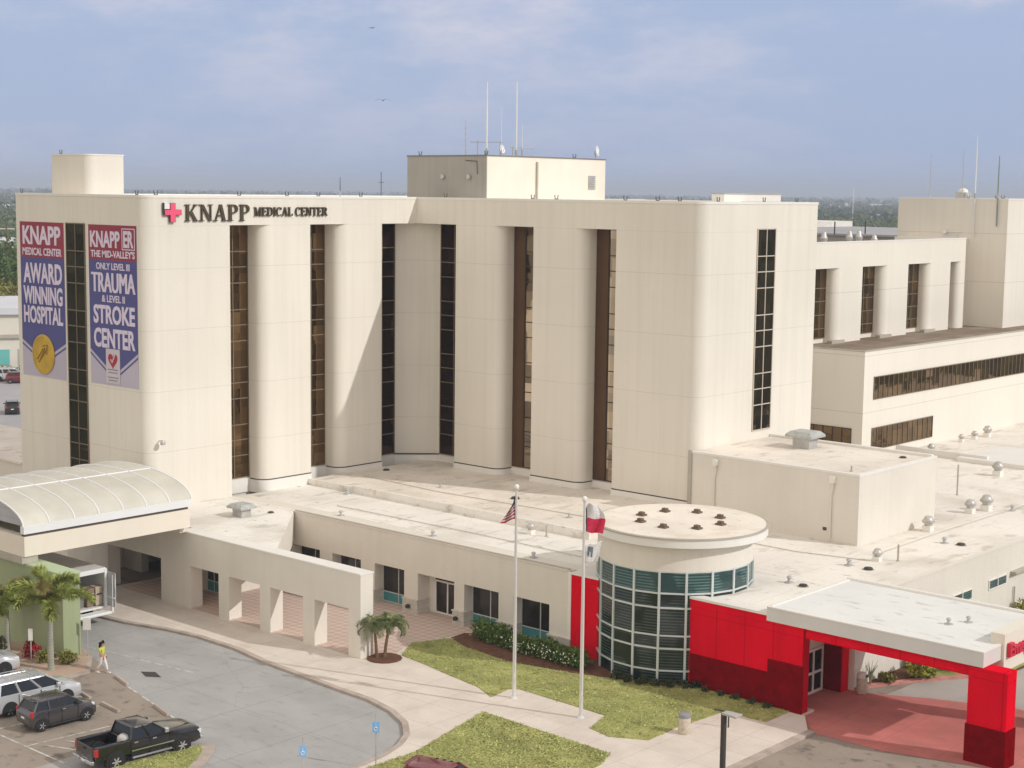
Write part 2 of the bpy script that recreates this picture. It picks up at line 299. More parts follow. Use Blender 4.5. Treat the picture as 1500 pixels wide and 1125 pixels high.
def structure(name, mb, m, smooth=0): return tag(mb.build(name, m, None, smooth=smooth), kind='structure')
def arc(cx, cy, r, a0, a1, n=8): return [(cx+r*math.cos(R(a0+(a1-a0)*i/n)), cy+r*math.sin(R(a0+(a1-a0)*i/n))) for i in range(n+1)]
# ================================================================== ground
structure('terrain', MB().sheet([(math.cos(2*math.pi*i/64)*16000, math.sin(2*math.pi*i/64)*16000) for i in range(64)], -.03),
          mat('plain_terrain', (.085, .10, .05), .95, col2=(.20, .19, .13), vscale=.012, stain=[(.004, .5, .62, (.10, .12, .06), .7, None), (.05, .55, .7, (.05, .07, .03), .6, None)], spec=.1))
structure('parking_lot', MB().sheet([(-100, 0), (-30, 0), (-20, 60), (-20, 160), (-70, 160), (-135, 80), (-135, 40)], 0), M['asphalt'])
structure('driveway', MB().sheet([(-96, 60), (-62, 60), (-50, 58), (-50.2, 44), (-52, 34), (-61.5, 34), (-61.9, 45.4), (-68.9, 47.1), (-70.9, 47.7), (-74.6, 48.8), (-96, 49.5)], .004), M['drive'])
structure('rear_parking_lot', MB().sheet([(-135, 70), (-104, 64), (-125, 100), (-185, 128), (-225, 140), (-260, 120), (-200, 70)], .004), M['asphalt_far'])
curbline = [(-86.5, 53.2), (-82, 53.5), (-78.8, 53.9), (-75.7, 54.7), (-73.2, 55.05), (-69.7, 55.0), (-66.6, 54.5), (-63.3, 54.3), (-59.75, 54.05), (-57.7, 54.0), (-55.6, 53.5), (-53.9, 52.7), (-52.6, 51.55), (-51.84, 50.3), (-51.4, 48.8), (-51.2, 47.0), (-51.4, 44), (-52.0, 40), (-52, 34)]
def offset(line, d):
    out = []
    for i, p in enumerate(line):
        a = Vector(line[max(i-1, 0)]); b = Vector(line[min(i+1, len(line)-1)]); t = (b-a).normalized(); nrm = Vector((-t.y, t.x)); out.append(tuple(Vector(p)+nrm*d))
    return out
inner = offset(curbline, .32)
SW = .13
mb = MB().prism(inner+[(-47, 34), (-45, 40), (-38.9, 40), (-38.9, 65.6), (-40.3, 67.6), (-40.3, 68.5), (-86.5, 68.5)], -.02, SW)
mb2 = MB()
for i in range(len(curbline)-1): mb2.prism([curbline[i], curbline[i+1], inner[i+1], inner[i]], -.02, SW+.004)
structure('sidewalk', mb, M['concrete'])
mb2.prism([(-38.9, 40), (-38.55, 40), (-38.5, 65.6), (-38.9, 65.6)], -.02, SW+.004)
structure('kerb', mb2, M['curb'])
structure('courtyard_paving', MB().sheet([(-86, 58.6), (-62.9, 58.6), (-62.3, 60.2), (-63.4, 62.6), (-62.6, 65.4), (-60.6, 66.0), (-60.6, 68.6), (-86, 68.6)], SW+.006), M['paver'])
LZ = SW+.02
LAWNS = []
def lawn(poly): structure('lawn', MB().prism(poly, .02, LZ+.02), M['lawn']); LAWNS.append((poly, LZ+.02, 14000))
lawn([(-62.0, 60.6), (-60.1, 60.3), (-57.5, 59.8), (-55, 59.35), (-53.4, 58.6), (-53.6, 60.2), (-53.2, 60.6), (-47.3, 60.4), (-46.7, 58.4), (-45.3, 58.1), (-43.6, 59.0), (-43.7, 61.2), (-43.4, 65.0), (-41.0, 65.1), (-41.0, 67.36), (-47, 67.3), (-48, 66.2), (-50.2, 65.6), (-53, 64.6), (-57, 63.8), (-60.5, 64.2), (-62.4, 64.9), (-63.3, 62.6)])
lawn([(-52.1, 56.6), (-43.8, 56.3), (-43.2, 54.8), (-43.0, 46), (-50.6, 46), (-50.5, 49.4), (-50.5, 50.3)])
structure('planting_bed', MB().prism([(-62.4, 65.0), (-60.5, 64.25), (-57, 63.85), (-53, 64.65), (-50.2, 65.65), (-48, 66.25), (-47.2, 67.3), (-55, 67.38), (-60.6, 67.3), (-62.5, 66.2)], .03, LZ+.035), M['mulch'])
structure('planting_bed', MB().prism(arc(-62.25, 59.5, .98, 0, 330, 14), .03, LZ+.035), M['mulch'])
# grass island by the pickup, palm island at the green wall
structure('kerb', MB().prism([(-59.3, 36.5), (-59.15, 40.7), (-58.85, 43.3), (-58.5, 44.3), (-58.0, 44.5), (-57.5, 44.1), (-55.8, 41.8), (-55, 36.5)], -.02, .14), M['curb'])
structure('lawn', MB().prism([(-58.95, 36.5), (-58.8, 40.7), (-58.5, 43.2), (-58.2, 43.9), (-57.75, 43.6), (-56.2, 41.5), (-55.4, 36.5)], .02, .17), M['lawn'])
LAWNS.append(([(-58.95, 36.5), (-58.8, 40.7), (-58.5, 43.2), (-58.2, 43.9), (-57.75, 43.6), (-56.2, 41.5), (-55.4, 36.5)], .17, 3500))
structure('kerb', MB().prism([(-80, 43.6), (-74.6, 43.9), (-72.3, 44.2), (-71.8, 45.0), (-72.0, 47.0), (-74.4, 48.75), (-76, 49.2), (-80, 49.4)], -.02, .13), M['curb'])
structure('planting_bed', MB().prism([(-79.8, 43.8), (-74.6, 44.1), (-72.5, 44.4), (-72.1, 45.1), (-72.3, 46.9), (-74.5, 48.55), (-76, 49.0), (-79.8, 49.2)], .02, .15), M['island'])
structure('ambulance_drive', MB().sheet([(-40.9, 67.6), (-38.5, 65.65), (-35, 65.75), (-31, 66.9), (-27, 68.5), (-26, 75), (-33, 76.2), (-37.0, 74.6), (-40.0, 73.0), (-42.1, 73.0), (-42.1, 67.6)], .012), M['pink'])
structure('kerb', MB().prism(offset([(-40.6, 73.0), (-39.7, 74.9), (-38.6, 77.0), (-37.2, 79.2), (-35.6, 81)], .35)+[(-35.6, 81), (-37.2, 79.2), (-38.6, 77.0), (-39.7, 74.9), (-40.6, 73.0)][0:], .0, .14), mat('red_painted_kerb', (.55, .25, .21), .9, var=.2, vscale=2))
structure('planting_bed', MB().prism([(-40.65, 73.2), (-40.0, 74.9), (-38.9, 77.1), (-37.5, 79.3), (-35.9, 81.2), (-35, 96), (-40.65, 96)], .0, .12), M['mulch'])
structure('lawn', MB().prism([(-39.2, 77.6), (-38.7, 77.4), (-37.5, 79.5), (-35.9, 81.4), (-35.4, 95), (-38, 95)], .02, .15), M['lawn'])
structure('side_drive', MB().sheet([(-39, 73.5), (-36, 73), (-20, 73), (-20, 140), (-36, 140)], .006), mat('pale_grey_drive', (.46, .42, .38), .92, var=.08, vscale=.5, grain=.15, gscale=12, spec=.2))
# parking paint
mb = MB()
def line(p, q, w=.11, z=.010):
    p, q = Vector(p), Vector(q); d = (q-p).normalized(); nn = Vector((-d.y, d.x))*w/2
    mb.sheet([tuple(p-nn), tuple(q-nn), tuple(q+nn), tuple(p+nn)], z)
line((-69.2, 47.15), (-62.2, 45.55), .10); line((-76.4, 49.7), (-68.0, 50.85), .10)
for x in (-70.9, -67.1, -64.0, -60.9): line((x-.4, 38.6), (x+.15, 44.2), .10)
line((-68.2, 38.5), (-61.2, 38.5))
for k in range(5): line((-63.9+k*.1, 39.2+k*1.0), (-61.4+k*.08, 40.2+k*1.0), .10)
structure('parking_lines', mb, M['paint'])
tag(MB().sheet([(-70.25, 49.0), (-69.3, 48.65), (-68.6, 49.15), (-69.6, 49.5)], .012).build('drain_grate', M['dark_metal']), 'dark iron storm drain grate set in the grey driveway', 'drain grate')

# ================================================================== hospital tower
Z0, ZS, ZR, ZLOW = 5.0, 23.47, 25.4, 4.85
XB, YC, D = -86.0, 85.5, 1.5
rows = []
z = ZS
while z > 4:
    for h in (1.85, 1.07, 1.11): z -= h; rows.append(z)
def window_on(parent, axis, c, a0, a1, z0, z1, frame, gl, zs, cols=2, bar=.07, out=1, name='window'):
    """a glazed strip lying in the plane axis=c, from a0 to a1, looking towards `out`; bars stand proud of the glass"""
    f = MB(); g = MB(); e = .05*out
    def bx(m, a, b, zz0, zz1, lo, hi):
        lo, hi = min(lo, hi), max(lo, hi)
        m.box(lo, hi, a, b, zz0, zz1) if axis == 'x' else m.box(a, b, lo, hi, zz0, zz1)
    bx(g, a0+.02, a1-.02, z0+.02, z1-.02, c, c+.03*out)
    edges = [a0, a1]+[a0+(a1-a0)*k/cols for k in range(1, cols)]
    for a in edges:
        lo = min(max(a-bar/2, a0), a1-bar); bx(f, lo, lo+bar, z0, z1, c+.005*out, c+.075*out)
    for zz in [z0+bar/2, z1-bar/2]+[q for q in zs if z0+.15 < q < z1-.15]: bx(f, a0+bar, a1-bar, zz-bar/2, zz+bar/2, c+.005*out, c+.07*out)
    w = f.build(name, frame, parent); g.build('pane', gl, w); return w
T = thing('hospital_tower', 'tall cream hospital tower with rounded corners and tall narrow windows', 'building', (-86, 85, 0))
wall = MB(); base = MB(); rev = MB()
# window-slot side of the left arm (faces +X), the corner panel and the right arm (faces -Y)
r = .9
wall.prism([(-101.2, 60.8)]+arc(XB-r, 60.8+r, r, -90, 0)+[(XB, 67.7), (XB-D-.4, 67.7), (-101.2, 67.7)], 3.0, ZS)
wall.box(-101.2, -91, 60.8, 67.69, 0, 3.0)
slots = [(67.7, 71.3), (74.85, 78.4), (81.83, None)]
P1 = [[(XB-D-.2, 70.4)]+arc(XB-r, 70.4+r, r, -90, 0)[1:]+[(XB, 74.85), (XB-D-.2, 74.85)],
      [(XB-D-.2, 77.5)]+arc(XB-r, 77.5+r, r, -90, 0)[1:]+[(XB, 81.83), (XB-D-.2, 81.83)]]
ed = YC+D
P2 = [[(-81.92, ed+.2), (-81.92, YC)]+arc(-77.4-.8, YC+.8, .8, -90, 0)+[(-77.4, ed+.2)],
      [(-74.3, ed+.2), (-74.3, YC)]+arc(-69.7-.8, YC+.8, .8, -90, 0)+[(-69.7, ed+.2)]]
for p in P1+P2: wall.prism(p, Z0, ZS)
wall.prism([(-66.85, ed+.4), (-66.85, YC)]+arc(-59.8-.9, YC+.9, .9, -90, 0)+[(-59.8, 99.7), (-66.85, 99.7)], 0, ZS)
wall.prism([(-101, 67.69), (XB-D, 67.69), (XB-D, 84.7), (-85.1, ed), (-66.84, ed), (-66.84, 99.6), (-101, 99.6)], 0, ZS-.004)
# fascia band and roof edge
fas = [(-101.2, 60.8)]+arc(XB-r, 60.8+r, r, -90, 0)+[(XB, YC)]+arc(-59.8-.9, YC+.9, .9, -90, 0)+[(-59.8, 99.7), (-78.5, 99.7), (-78.5, 104), (-101.2, 104)]
wall.prism(fas, ZS, ZR-.12)
wall.build('wall', M['stucco'], T, smooth=30)
def inset(poly, d):
    c = []
    n = len(poly); a = sum(poly[i][0]*poly[(i+1) % n][1]-poly[(i+1) % n][0]*poly[i][1] for i in range(n)); s = 1 if a > 0 else -1
    for i in range(n):
        p0, p1, p2 = Vector(poly[i-1]), Vector(poly[i]), Vector(poly[(i+1) % n]); t1 = (p1-p0).normalized(); t2 = (p2-p1).normalized()
        n1 = Vector((-t1.y, t1.x))*s; n2 = Vector((-t2.y, t2.x))*s; b = (n1+n2)/max(.25, (1+n1.dot(n2))); c.append(tuple(p1+b*d))
    return c
cp = MB(); outp, inp = inset(fas, -.03), inset(fas, .38)
for i in range(len(fas)):
    j = (i+1) % len(fas); cp.prism([outp[i], outp[j], inp[j], inp[i]], ZR-.12, ZR+.05)
cp.build('parapet_coping', M['trim'], T)
MB().prism(inset(fas, .36), ZR-.13, ZR-.09).build('roof', M['roof_white'], T)
for p in P1+P2+[[(-66.85, ed), (-66.85, YC)]+arc(-59.8-.9, YC+.9, .9, -90, -20)]:
    MB().prism(inset(p, -.05), Z0-.3, 5.6).build('base_flashing', M['trim'], T, smooth=30); MB().prism(inset(p, -.015), 5.6, 5.68).build('base_reveal', M['reveal'], T, smooth=30)
base.prism([(XB-D-.3, 67.7), (XB-D+.12, 67.7), (XB-D+.12, 84.6), (-85.05, ed-.12), (-66.9, ed-.12), (-66.9, ed+.3), (-85.3, ed+.3), (XB-D-.3, 84.9)], Z0-.3, 5.68)
rev.prism([(-87.6, 84.55), (XB-D+.13, 84.55), (-85.0, ed-.13), (-84.9, ed+.1), (-87.6, 84.8)], 5.69, 5.77)
base.build('base_flashing', M['trim'], T, smooth=30); rev.build('base_reveal', M['reveal'], T)
window_on(T, 'x', XB-D, 67.72, 70.38, 5.75, ZS-.02, M['bronze_frame'], M['glass_bronze'], rows)
window_on(T, 'x', XB-D, 74.87, 77.48, 5.75, ZS-.02, M['bronze_frame'], M['glass_bronze'], rows)
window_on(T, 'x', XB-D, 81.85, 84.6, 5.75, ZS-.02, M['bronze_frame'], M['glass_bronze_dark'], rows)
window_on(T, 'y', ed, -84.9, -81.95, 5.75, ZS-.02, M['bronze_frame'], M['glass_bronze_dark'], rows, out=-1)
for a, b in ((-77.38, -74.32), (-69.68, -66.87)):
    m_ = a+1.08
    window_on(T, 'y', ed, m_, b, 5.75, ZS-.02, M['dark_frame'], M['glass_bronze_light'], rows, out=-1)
    q = MB(); q.box(a+.02, m_, ed-.10, ed+.02, 5.75, ZS-.02); q.build('dark_reflection', M['dark_reflection'], T)  # strip painted as the pillar side mirrored in the glass, brighter glass beside it
window_on(T, 'x', -59.8, 91.95, 94.25, 9.74, 23.65, M['pale_frame'], M['glass_bronze_grey'], [q+.15 for q in rows], out=1)
window_on(T, 'y', 60.8, -94.92, -92.66, 4.2, 23.5, M['bronze_frame'], M['glass_bronze_grey'], rows, out=-1)

# rooftop blocks
t = thing('rooftop_stair_block', 'small cream block with one rounded edge on the banner end of the tower roof', 'roof block', (-98.6, 65, ZR))
pb = [(-100.8, 63.5)]+arc(-96.4-.7, 64.2, .7, -90, 0)+[(-96.4, 66.5), (-100.8, 66.5)]
MB().prism(pb, ZR-.1, 28.12).build('wall', M['stucco_low'], t, smooth=30); MB().prism(inset(pb, -.04), 28.12, 28.2).build('coping', M['trim'], t, smooth=30)
t = thing('rooftop_penthouse', 'wide beige plant room on the tower roof under the antennas', 'roof block', (-84.4, 94, ZR))
MB().box(-88.6, -80.28, 87.06, 101.05, ZR-.1, 28.52).build('wall', mat('cream_panel', (.82, .76, .65), .85, var=.04, vscale=.4, streak=.08, spec=.2), t)
MB().box(-88.6, -80.28, 87, 87.058, ZR-.1, 28.52).build('side_cladding', mat('grey_ribbed_panel', (.40, .38, .34), .85, var=.06, vscale=.4, streak=.15, joints=[(0, .0, .62, .03, .25)], spec=.2), t)
MB().box(-88.64, -80.24, 86.96, 101.09, 28.52, 28.62).build('coping', mat('dark_coping', (.22, .20, .18), .6), t)
MB().box(-80.27, -80.15, 92.55, 92.7, ZR-.1, 28.2).build('downpipe', M['coping'], t)
lv = MB()
for k in range(7): lv.box(-80.27, -80.2, 98.9, 99.75, 26.2+k*.16, 26.29+k*.16)
lv.build('louvre', M['galv'], t)
for y, zz in ((None, None),): 
    MB().tube([(-82.4, 86.97, 28.2), (-81.2, 86.93, 28.15), (-81.15, 86.93, 27.2)], .025, 5).build('cable', M['dark_metal'], t)
for x in (-84.7, -82.0):
    q = MB(); q.lathe([(.18, -.08), (.2, 0), (.12, .1)], (x, 86.9, 27.0), 10, 'y'); q.build('wall_light', M['galv'], t)
t = thing('rooftop_hatch', 'low white box at the right end of the tower roof', 'roof block', (-68, 99, ZR))
MB().box(-67.1, -66, 97.0, 104.6, ZR-.1, 25.95).build('wall', M['trim'], t); MB().box(-67.15, -65.95, 96.95, 104.65, 25.95, 26.02).build('coping', M['coping'], t)

# ================================================================== stepped wing behind
Wg = thing('stepped_wing', 'cream stepped hospital wing with strip windows and a brown gravel ledge', 'building', (-66, 125, 0))
wall = MB()
XE = -68.5; ZE, ZES, ZG = 22.1, 19.9, 13.57
wall.box(-63-9, -63, 113, 175, 0, ZG-.02)
e0 = 106
DE = .95
wall.prism([(XE-DE, e0), (XE-DE, 143.6), (-76, 143.6), (-76, e0)], ZG-.02, ZES)
for k, y in enumerate((113.75, 121.9, 130.05, 138.2)):
    y1 = {0: 121.9, 1: 130.05, 2: 138.2, 3: 141.2}[k]
    wall.prism([(XE-DE-.2, y+3.7)]+arc(XE-.75, y+3.7+.75, .75, -90, 0)[1:]+[(XE, y1), (XE-DE-.2, y1)] if k < 3 else [(XE-DE-.2, y+1.6)]+arc(XE-.6, y+1.6+.6, .6, -90, 0)[1:]+[(XE, y1), (XE-DE-.2, y1)], ZG-.02, ZES)
    window_on(Wg, 'x', XE-DE, y+.05, y+(3.68 if k < 3 else 1.55), ZG+.4, ZES-.02, M['bronze_frame'], M['glass_bronze'], [ZES-q for q in (1.7, 2.8, 3.95, 5.1)])
wall.prism([(XE, e0), (XE, 141.2), (-76, 141.2), (-76, e0)], ZES, 21.0)
wall.prism([(XE-DE, 141.2), (XE-DE, 143.6), (-76, 143.6), (-76, 141.2)], ZES, ZE-.1)
wall.box(XE-.35, XE, e0, 141.2, 21.0, ZE-.1)
wall.build('wall', mat('cream_stucco_wing', STUC, .9, var=.035, vscale=.12, streak=.08, bump=.25, bscale=9, joints=[(2, 8.6, 4.6, .05, .35)], spec=.2), Wg, smooth=30)
MB().box(XE-.38, XE+.03, e0, 141.23, ZE-.1, ZE).build('upper_coping', M['trim'], Wg)
MB().box(-76, XE-.35, e0, 141.2, 21.0, 21.06).build('roof', M['roof_grey'], Wg)
MB().box(XE-D, -63.3, 113.3, 175, ZG-.03, ZG+.02).build('ledge_roof', M['roof_gravel'], Wg)
c = MB(); c.box(-63.3, -62.97, 112.97, 175, ZG-.02, ZG+.06); c.box(-72, -63.3, 112.97, 113.3, ZG-.02, ZG+.06); c.build('parapet_coping', M['coping'], Wg)
v = MB()
for y in (117.3, 125.4, 133.6): v.box(XE-.1, XE+.35, y-.7, y+1.4, ZG, ZG+.28)
v.build('ledge_grille', M['coping'], Wg)
window_on(Wg, 'x', -63, 114.55, 150, 9.6, 11.46, M['bronze_frame'], M['glass_bronze'], [], cols=44, bar=.06)
window_on(Wg, 'x', -63, 114.5, 125.0, 5.45, 7.28, M['bronze_frame'], M['glass_bronze'], [], cols=12, bar=.06)
window_on(Wg, 'y', 113, -68.3, -63.95, 5.6, 7.3, M['dark_frame'], M['glass_bronze'], [], cols=5, bar=.06, out=-1)
Fb = thing('end_tower', 'plain cream square tower with antennas at the right end of the hospital', 'building', (-71, 150, 0))
MB().box(-77.0, -65.6, 143.6, 162, 0, 25.7).build('wall', mat('cream_stucco_end', (.76, .71, .63), .9, var=.04, vscale=.12, streak=.12, bump=.25, bscale=9, joints=[(2, 17.9, 4.6, .05, .35)], spec=.2), Fb)
MB().box(-77.03, -65.57, 143.57, 162, 25.7, 25.82).build('parapet_coping', M['trim'], Fb)
q = MB(); q.box(-72.2, -70.6, 143.5, 143.6, 18.4, 22.3); q.build('panel', mat('white_panel', (.74, .72, .68), .8), Fb)
q = MB(); q.tube([(-71.6, 143.3, 22.6), (-70.0, 143.2, 22.6)], .05, 6); q.lathe([(.22, -.2), (.25, .1), (.1, .2)], (-71.8, 143.4, 22.6), 10, 'y'); q.build('wall_light', M['trim'], Fb)

# ================================================================== annex in front of the tower's right end
A = thing('annex', 'windowless cream annex block on the low roof below the tower corner', 'building', (-54, 89, 4.85))
MB().box(-59.78, -47.2, 84.6, 94.5, 3.0, 9.12).build('wall', M['stucco_low'], A)
MB().box(-59.6, -47.45, 84.85, 94.2, 9.1, 9.16).build('roof', M['roof_tan'], A)
c = MB(); c.box(-59.78, -47.17, 84.57, 84.83, 9.12, 9.25); c.box(-47.43, -47.17, 84.83, 94.53, 9.12, 9.25); c.box(-59.78, -47.43, 94.24, 94.53, 9.12, 9.32); c.build('parapet_coping', M['trim'], A)
for x in (-57.55, -48.95):
    q = MB(); q.box(x-.16, x+.16, 84.3, 84.6, 8.55, 8.95); q.build('leader_head', M['trim'], A)
    q = MB(); q.tube([(x, 84.45, 8.6), (x, 84.5, 8.2), (x-.12, 84.52, 7.7), (x-.12, 84.52, 5.0)], .06, 7); q.build('downpipe', M['stucco_low'], A)
MB().box(-59.77, -59.5, 84.5, 84.62, 4.9, 9.3).build('corner_trim', M['coping'], A)
MB().box(-49.6, -49.35, 84.57, 84.62, 5.5, 5.7).build('vent_hole', M['reveal'], A)

# ================================================================== low wing
Lw = thing('low_wing', 'single storey cream hospital wing with white flat roof and recessed teal windows', 'building', (-62, 72, 0))
YF, TOP = 67.4, ZLOW
ops = [(-79.3, -76.6), (-75.4, -72.7), (-71.42, -68.78), (-67.59, -64.5), (-63.67, -60.9), (-59.75, -57.0)]
w = MB(); x = -86
zt = 2.68
for a, b in ops: w.box(x, a, YF, YF+1.6, 0, zt); x = b
w.box(x, -55.45, YF, YF+1.6, 0, zt)
w.box(-86, -55.45, YF, YF+1.6, zt, TOP)
w.box(-86, -42.55, YF+1.6, 74.6, 0, TOP-.05)
w.box(-42.55, -40.7, 72.95, 74.6, 0, TOP-.05)
w.box(-42.55, -42.0, YF+.56, 72.95, 4.5, TOP-.05)
w.box(-86, -40.65, 74.6, 175, 0, TOP-.05)
w.box(-86, -79.5, 61.9, YF, 0, 2.9)
w.box(-40.7, -40.6, 73.0, 175, 0, TOP+.02)
w.build('wall', M['stucco_low'], Lw)
for i, (a, b) in enumerate(ops):
    if i == 3: continue
    win = MB(); g = MB(); tl = MB(); y = YF+.72
    for xx in (a+.02, (a+b)/2+.1, b-.08): win.box(xx, xx+.06, y-.04, y+.02, .16, zt-.02)
    for zz in (.16, .78, zt-.08): win.box(a+.08, b-.08, y-.035, y+.02, zz, zz+.06)
    o = win.build('window', M['alu'], Lw)
    g.box(a+.02, b-.02, y, y+.03, .80, zt-.03); g.build('pane', M['glass_dark'], o); tl.box(a+.02, b-.02, y, y+.03, .17, .80); tl.build('spandrel', M['glass_teal'], o)
a, b = ops[3]; y = YF+1.05
dr = MB()
for xx in (a+.55, a+.55+1.02, b-.62): dr.box(xx-.05, xx+.05, y-.05, y+.02, .15, 2.2)
for zz in (.15, 2.12): dr.box(a+.5, b-.57, y-.045, y+.02, zz, zz+.10)
dr.box(a, a+.5, y-.02, y+.3, .13, zt); dr.box(b-.57, b, y-.02, y+.3, .13, zt)
o = dr.build('entrance_door', M['trim'], Lw); g = MB(); g.box(a+.5, b-.57, y, y+.03, .2, 2.6); g.build('pane', M['glass_dark'], o)
piers = [(-72.7, -71.42), (-68.78, -67.59), (-64.5, -63.67), (-60.9, -59.75), (-57.0, -55.45)]
for a, b in piers: st = MB(); st.box(a-.06, b+.06, YF-.10, YF+.9, .13, .92); st.box(a-.10, b+.10, YF-.14, YF+.92, .92, 1.0); st.build('stone_base', M['stone'], Lw)
for x in (-68.2, -64.15, -60.4):
    q = MB(); q.lathe([(.13, -.12), (.15, 0), (.10, .12)], (x, YF-.24, .55), 10, 'y'); q.build('flood_light', M['dark_metal'], Lw)
rf = MB(); rf.box(-86, -40.85, YF+.2, 74.7, TOP-.05, TOP-.01); rf.build('roof', M['roof_white'], Lw)
rf = MB(); rf.prism([(-60.0, 74.7), (-40.85, 74.7), (-40.85, 175), (-63, 175), (-63, 99), (-60, 99)], TOP-.05, TOP); rf.build('rear_roof', mat('white_roof_rear', (.84, .785, .71), .9, var=.07, vscale=.12, grain=.10, gscale=6, stain=RS, joints=[(0, .6, 3.1, .06, .2), (1, 1.2, 12.4, .06, .2)], bump=.2, bscale=4, spec=.2, cracks=(.07, .002, .35)), Lw)
st2 = MB(); st2.box(-86, -60, 74.75, 88, TOP-.05, 5.22); st2.build('raised_roof', M['roof_tan'], Lw)
st2 = MB(); st2.box(-81.3, -59.95, 74.55, 74.85, TOP-.02, 5.36); st2.box(-86, -81.3, 74.55, 74.85, TOP-.02, 5.26); st2.build('roof_kerb', M['roof_white'], Lw)
cp = MB(); cp.box(-79.0, -55.6, YF-.05, YF+.22, TOP-.01, TOP+.12); cp.box(-40.86, -40.56, 73.0, 175, TOP+.02, TOP+.12); cp.build('parapet_coping', M['stucco_low'], Lw)
cl = MB(); cl.box(-79.0, -55.6, YF-.07, YF+.10, TOP+.12, TOP+.15); cl.build('coping_edge', M['coping'], Lw)
k = MB(); k.box(-63, -55.0, 118.8, 119.15, TOP, TOP+.55); k.prism([(-57.2, 118), (-40.9, 118), (-40.9, 126), (-57.2, 126)], TOP, TOP+.35); k.build('expansion_kerb', M['trim'], Lw)
for a, b, z0, z1 in ((84.0, 86.45, 2.45, 3.1), (88.7, 91.1, 2.55, 3.17)): window_on(Lw, 'x', -40.6, a, b, z0, z1, M['trim'], M['glass_drum_top'], [], cols=2, bar=.06)
q = MB(); q.box(-40.6, -40.2, 91.7, 110, 3.05, 3.2); q.build('ledge', M['coping'], Lw)
q = MB(); q.tube([(-40.5, 92.2, .1), (-40.5, 92.2, 2.2)], .05, 6); q.build('downpipe', M['galv'], Lw)
# small office front inside the courtyard, seen through the first arch
window_on(Lw, 'y', 61.9, -81.2, -79.7, .2, 2.5, M['alu'], M['glass_dark'], [.9], cols=2, out=-1)
q = MB(); q.box(-81.15, -79.75, 61.84, 61.87, .25, .85); q.build('spandrel', M['glass_teal'], Lw)

# arcade wall and the roof behind it
Ar = thing('arcade_wall', 'grey cream arcade wall with four square openings along the courtyard', 'arcade wall', (-72, 58.9, 0))
w = MB(); T_, ya, yb = 4.85, 58.5, 59.45
for a, b in ((-81.5, -78.55), (-75.7, -74.7), (-71.8, -70.85), (-67.95, -66.95), (-64.1, -63.12)): w.box(a, b, ya, yb, 0, 2.82)
w.box(-87.3, -63.12, ya, yb, 2.82, T_); w.box(-92, -87.3, ya, yb, 0, T_)
w.build('wall', M['stucco_low'], Ar)
c = MB(); c.box(-79.5, -63.09, ya-.03, yb+.03, T_, T_+.08); c.build('coping', M['trim'], Ar)
Cy = thing('covered_walk', 'white flat roof over the covered walk between the tower and arcade', 'roof', (-82, 63, 0))
pl = [(-90, 59.5), (-71.4, 59.5), (-79.1, 67.35), (-90, 67.35)]
MB().prism(pl, 2.9, TOP-.02).build('fascia', M['stucco_low'], Cy); MB().prism(inset(pl, .05), TOP-.02, TOP+.05).build('roof', M['roof_white'], Cy)
pl = [(-86, 67.38), (-79.02, 67.38), (-79.02, 67.7), (-86, 67.7)]; MB().prism(pl, 4.86, 4.89).build('flashing', M['roof_white'], Cy)

# passage under the tower
Ps = thing('passage_block', 'shaded cream block with round cornered drive through under the vaulted canopy', 'building', (-95, 62, 0))
w = MB(); w.box(-90.98, -88.9, 62.2, 62.8, 0, 2.99); w.box(-88.2, -87.4, 64.4, 65.2, 0, 2.99); w.box(-88.9, -82, 62.2, 62.8, 2.2, 2.95); w.build('wall', M['stucco_low'], Ps)
Lf = thing('side_block', 'low beige flat roofed block behind the banner end of the tower', 'building', (-110, 68, 0))
MB().box(-135, -101.25, 64.0, 73, 0, 5.0).build('wall', M['stucco_low'], Lf); MB().box(-135, -101.25, 63.9, 73.1, 5.0, 5.15).build('roof', M['roof_tan'], Lf)

# ================================================================== vaulted porte-cochere
V = thing('vaulted_canopy', 'porte cochere with barrel vaulted translucent roof on deep cream beams', 'canopy', (-83, 52.5, 5))
xr, xl, y0, y1 = -78.4, -90.2, 47.1, 58.45
b = MB(); b.box(xr-.5, xr, y0, y1, 5.28, 6.42); b.box(xl, xl+.5, y0, y1, 5.28, 6.42); b.box(xl+.5, xr-.5, y0, y0+.5, 5.28, 6.42); b.box(xl+.5, xr-.5, y1-.4, y1, 4.9, 6.42); b.build('beam', M['stucco_warm'], V)
b = MB(); b.box(xl+.5, xr-.5, y0+.5, y1-.4, 5.5, 5.7); b.build('soffit', M['stucco_low'], V)
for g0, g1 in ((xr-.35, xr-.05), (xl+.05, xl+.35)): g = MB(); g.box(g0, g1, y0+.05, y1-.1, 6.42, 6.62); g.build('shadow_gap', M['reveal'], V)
for g0, g1 in ((xr-.30, xr+.06), (xl-.06, xl+.3)): g = MB(); g.box(g0, g1, y0-.05, y1, 6.58, 7.0); g.build('gutter', M['white_metal'], V)
xc = (xr+xl)/2; hw = (xr-xl)/2-.15; RISE = 1.42
def vpt(a, rr=0): return (xc+(hw+rr)*math.cos(a), 7.0+(RISE+rr)*math.sin(a))
nA = 24; va = [math.pi*i/nA for i in range(nA+1)]
vs = MB(); rings = [[(vpt(a)[0], y, vpt(a)[1]) for a in va] for y in (y0, y1+.3)]
vs.loft(rings, cap=False, closed=False); vs.build('vault_panel', M['vault'], V, smooth=60)
rb = MB()
for k in range(8):
    y = y0+.03+(y1+.25-y0-.06)*k/7; rb.tube([(vpt(a, .02)[0], y, vpt(a, .02)[1]) for a in va], .055, 5)
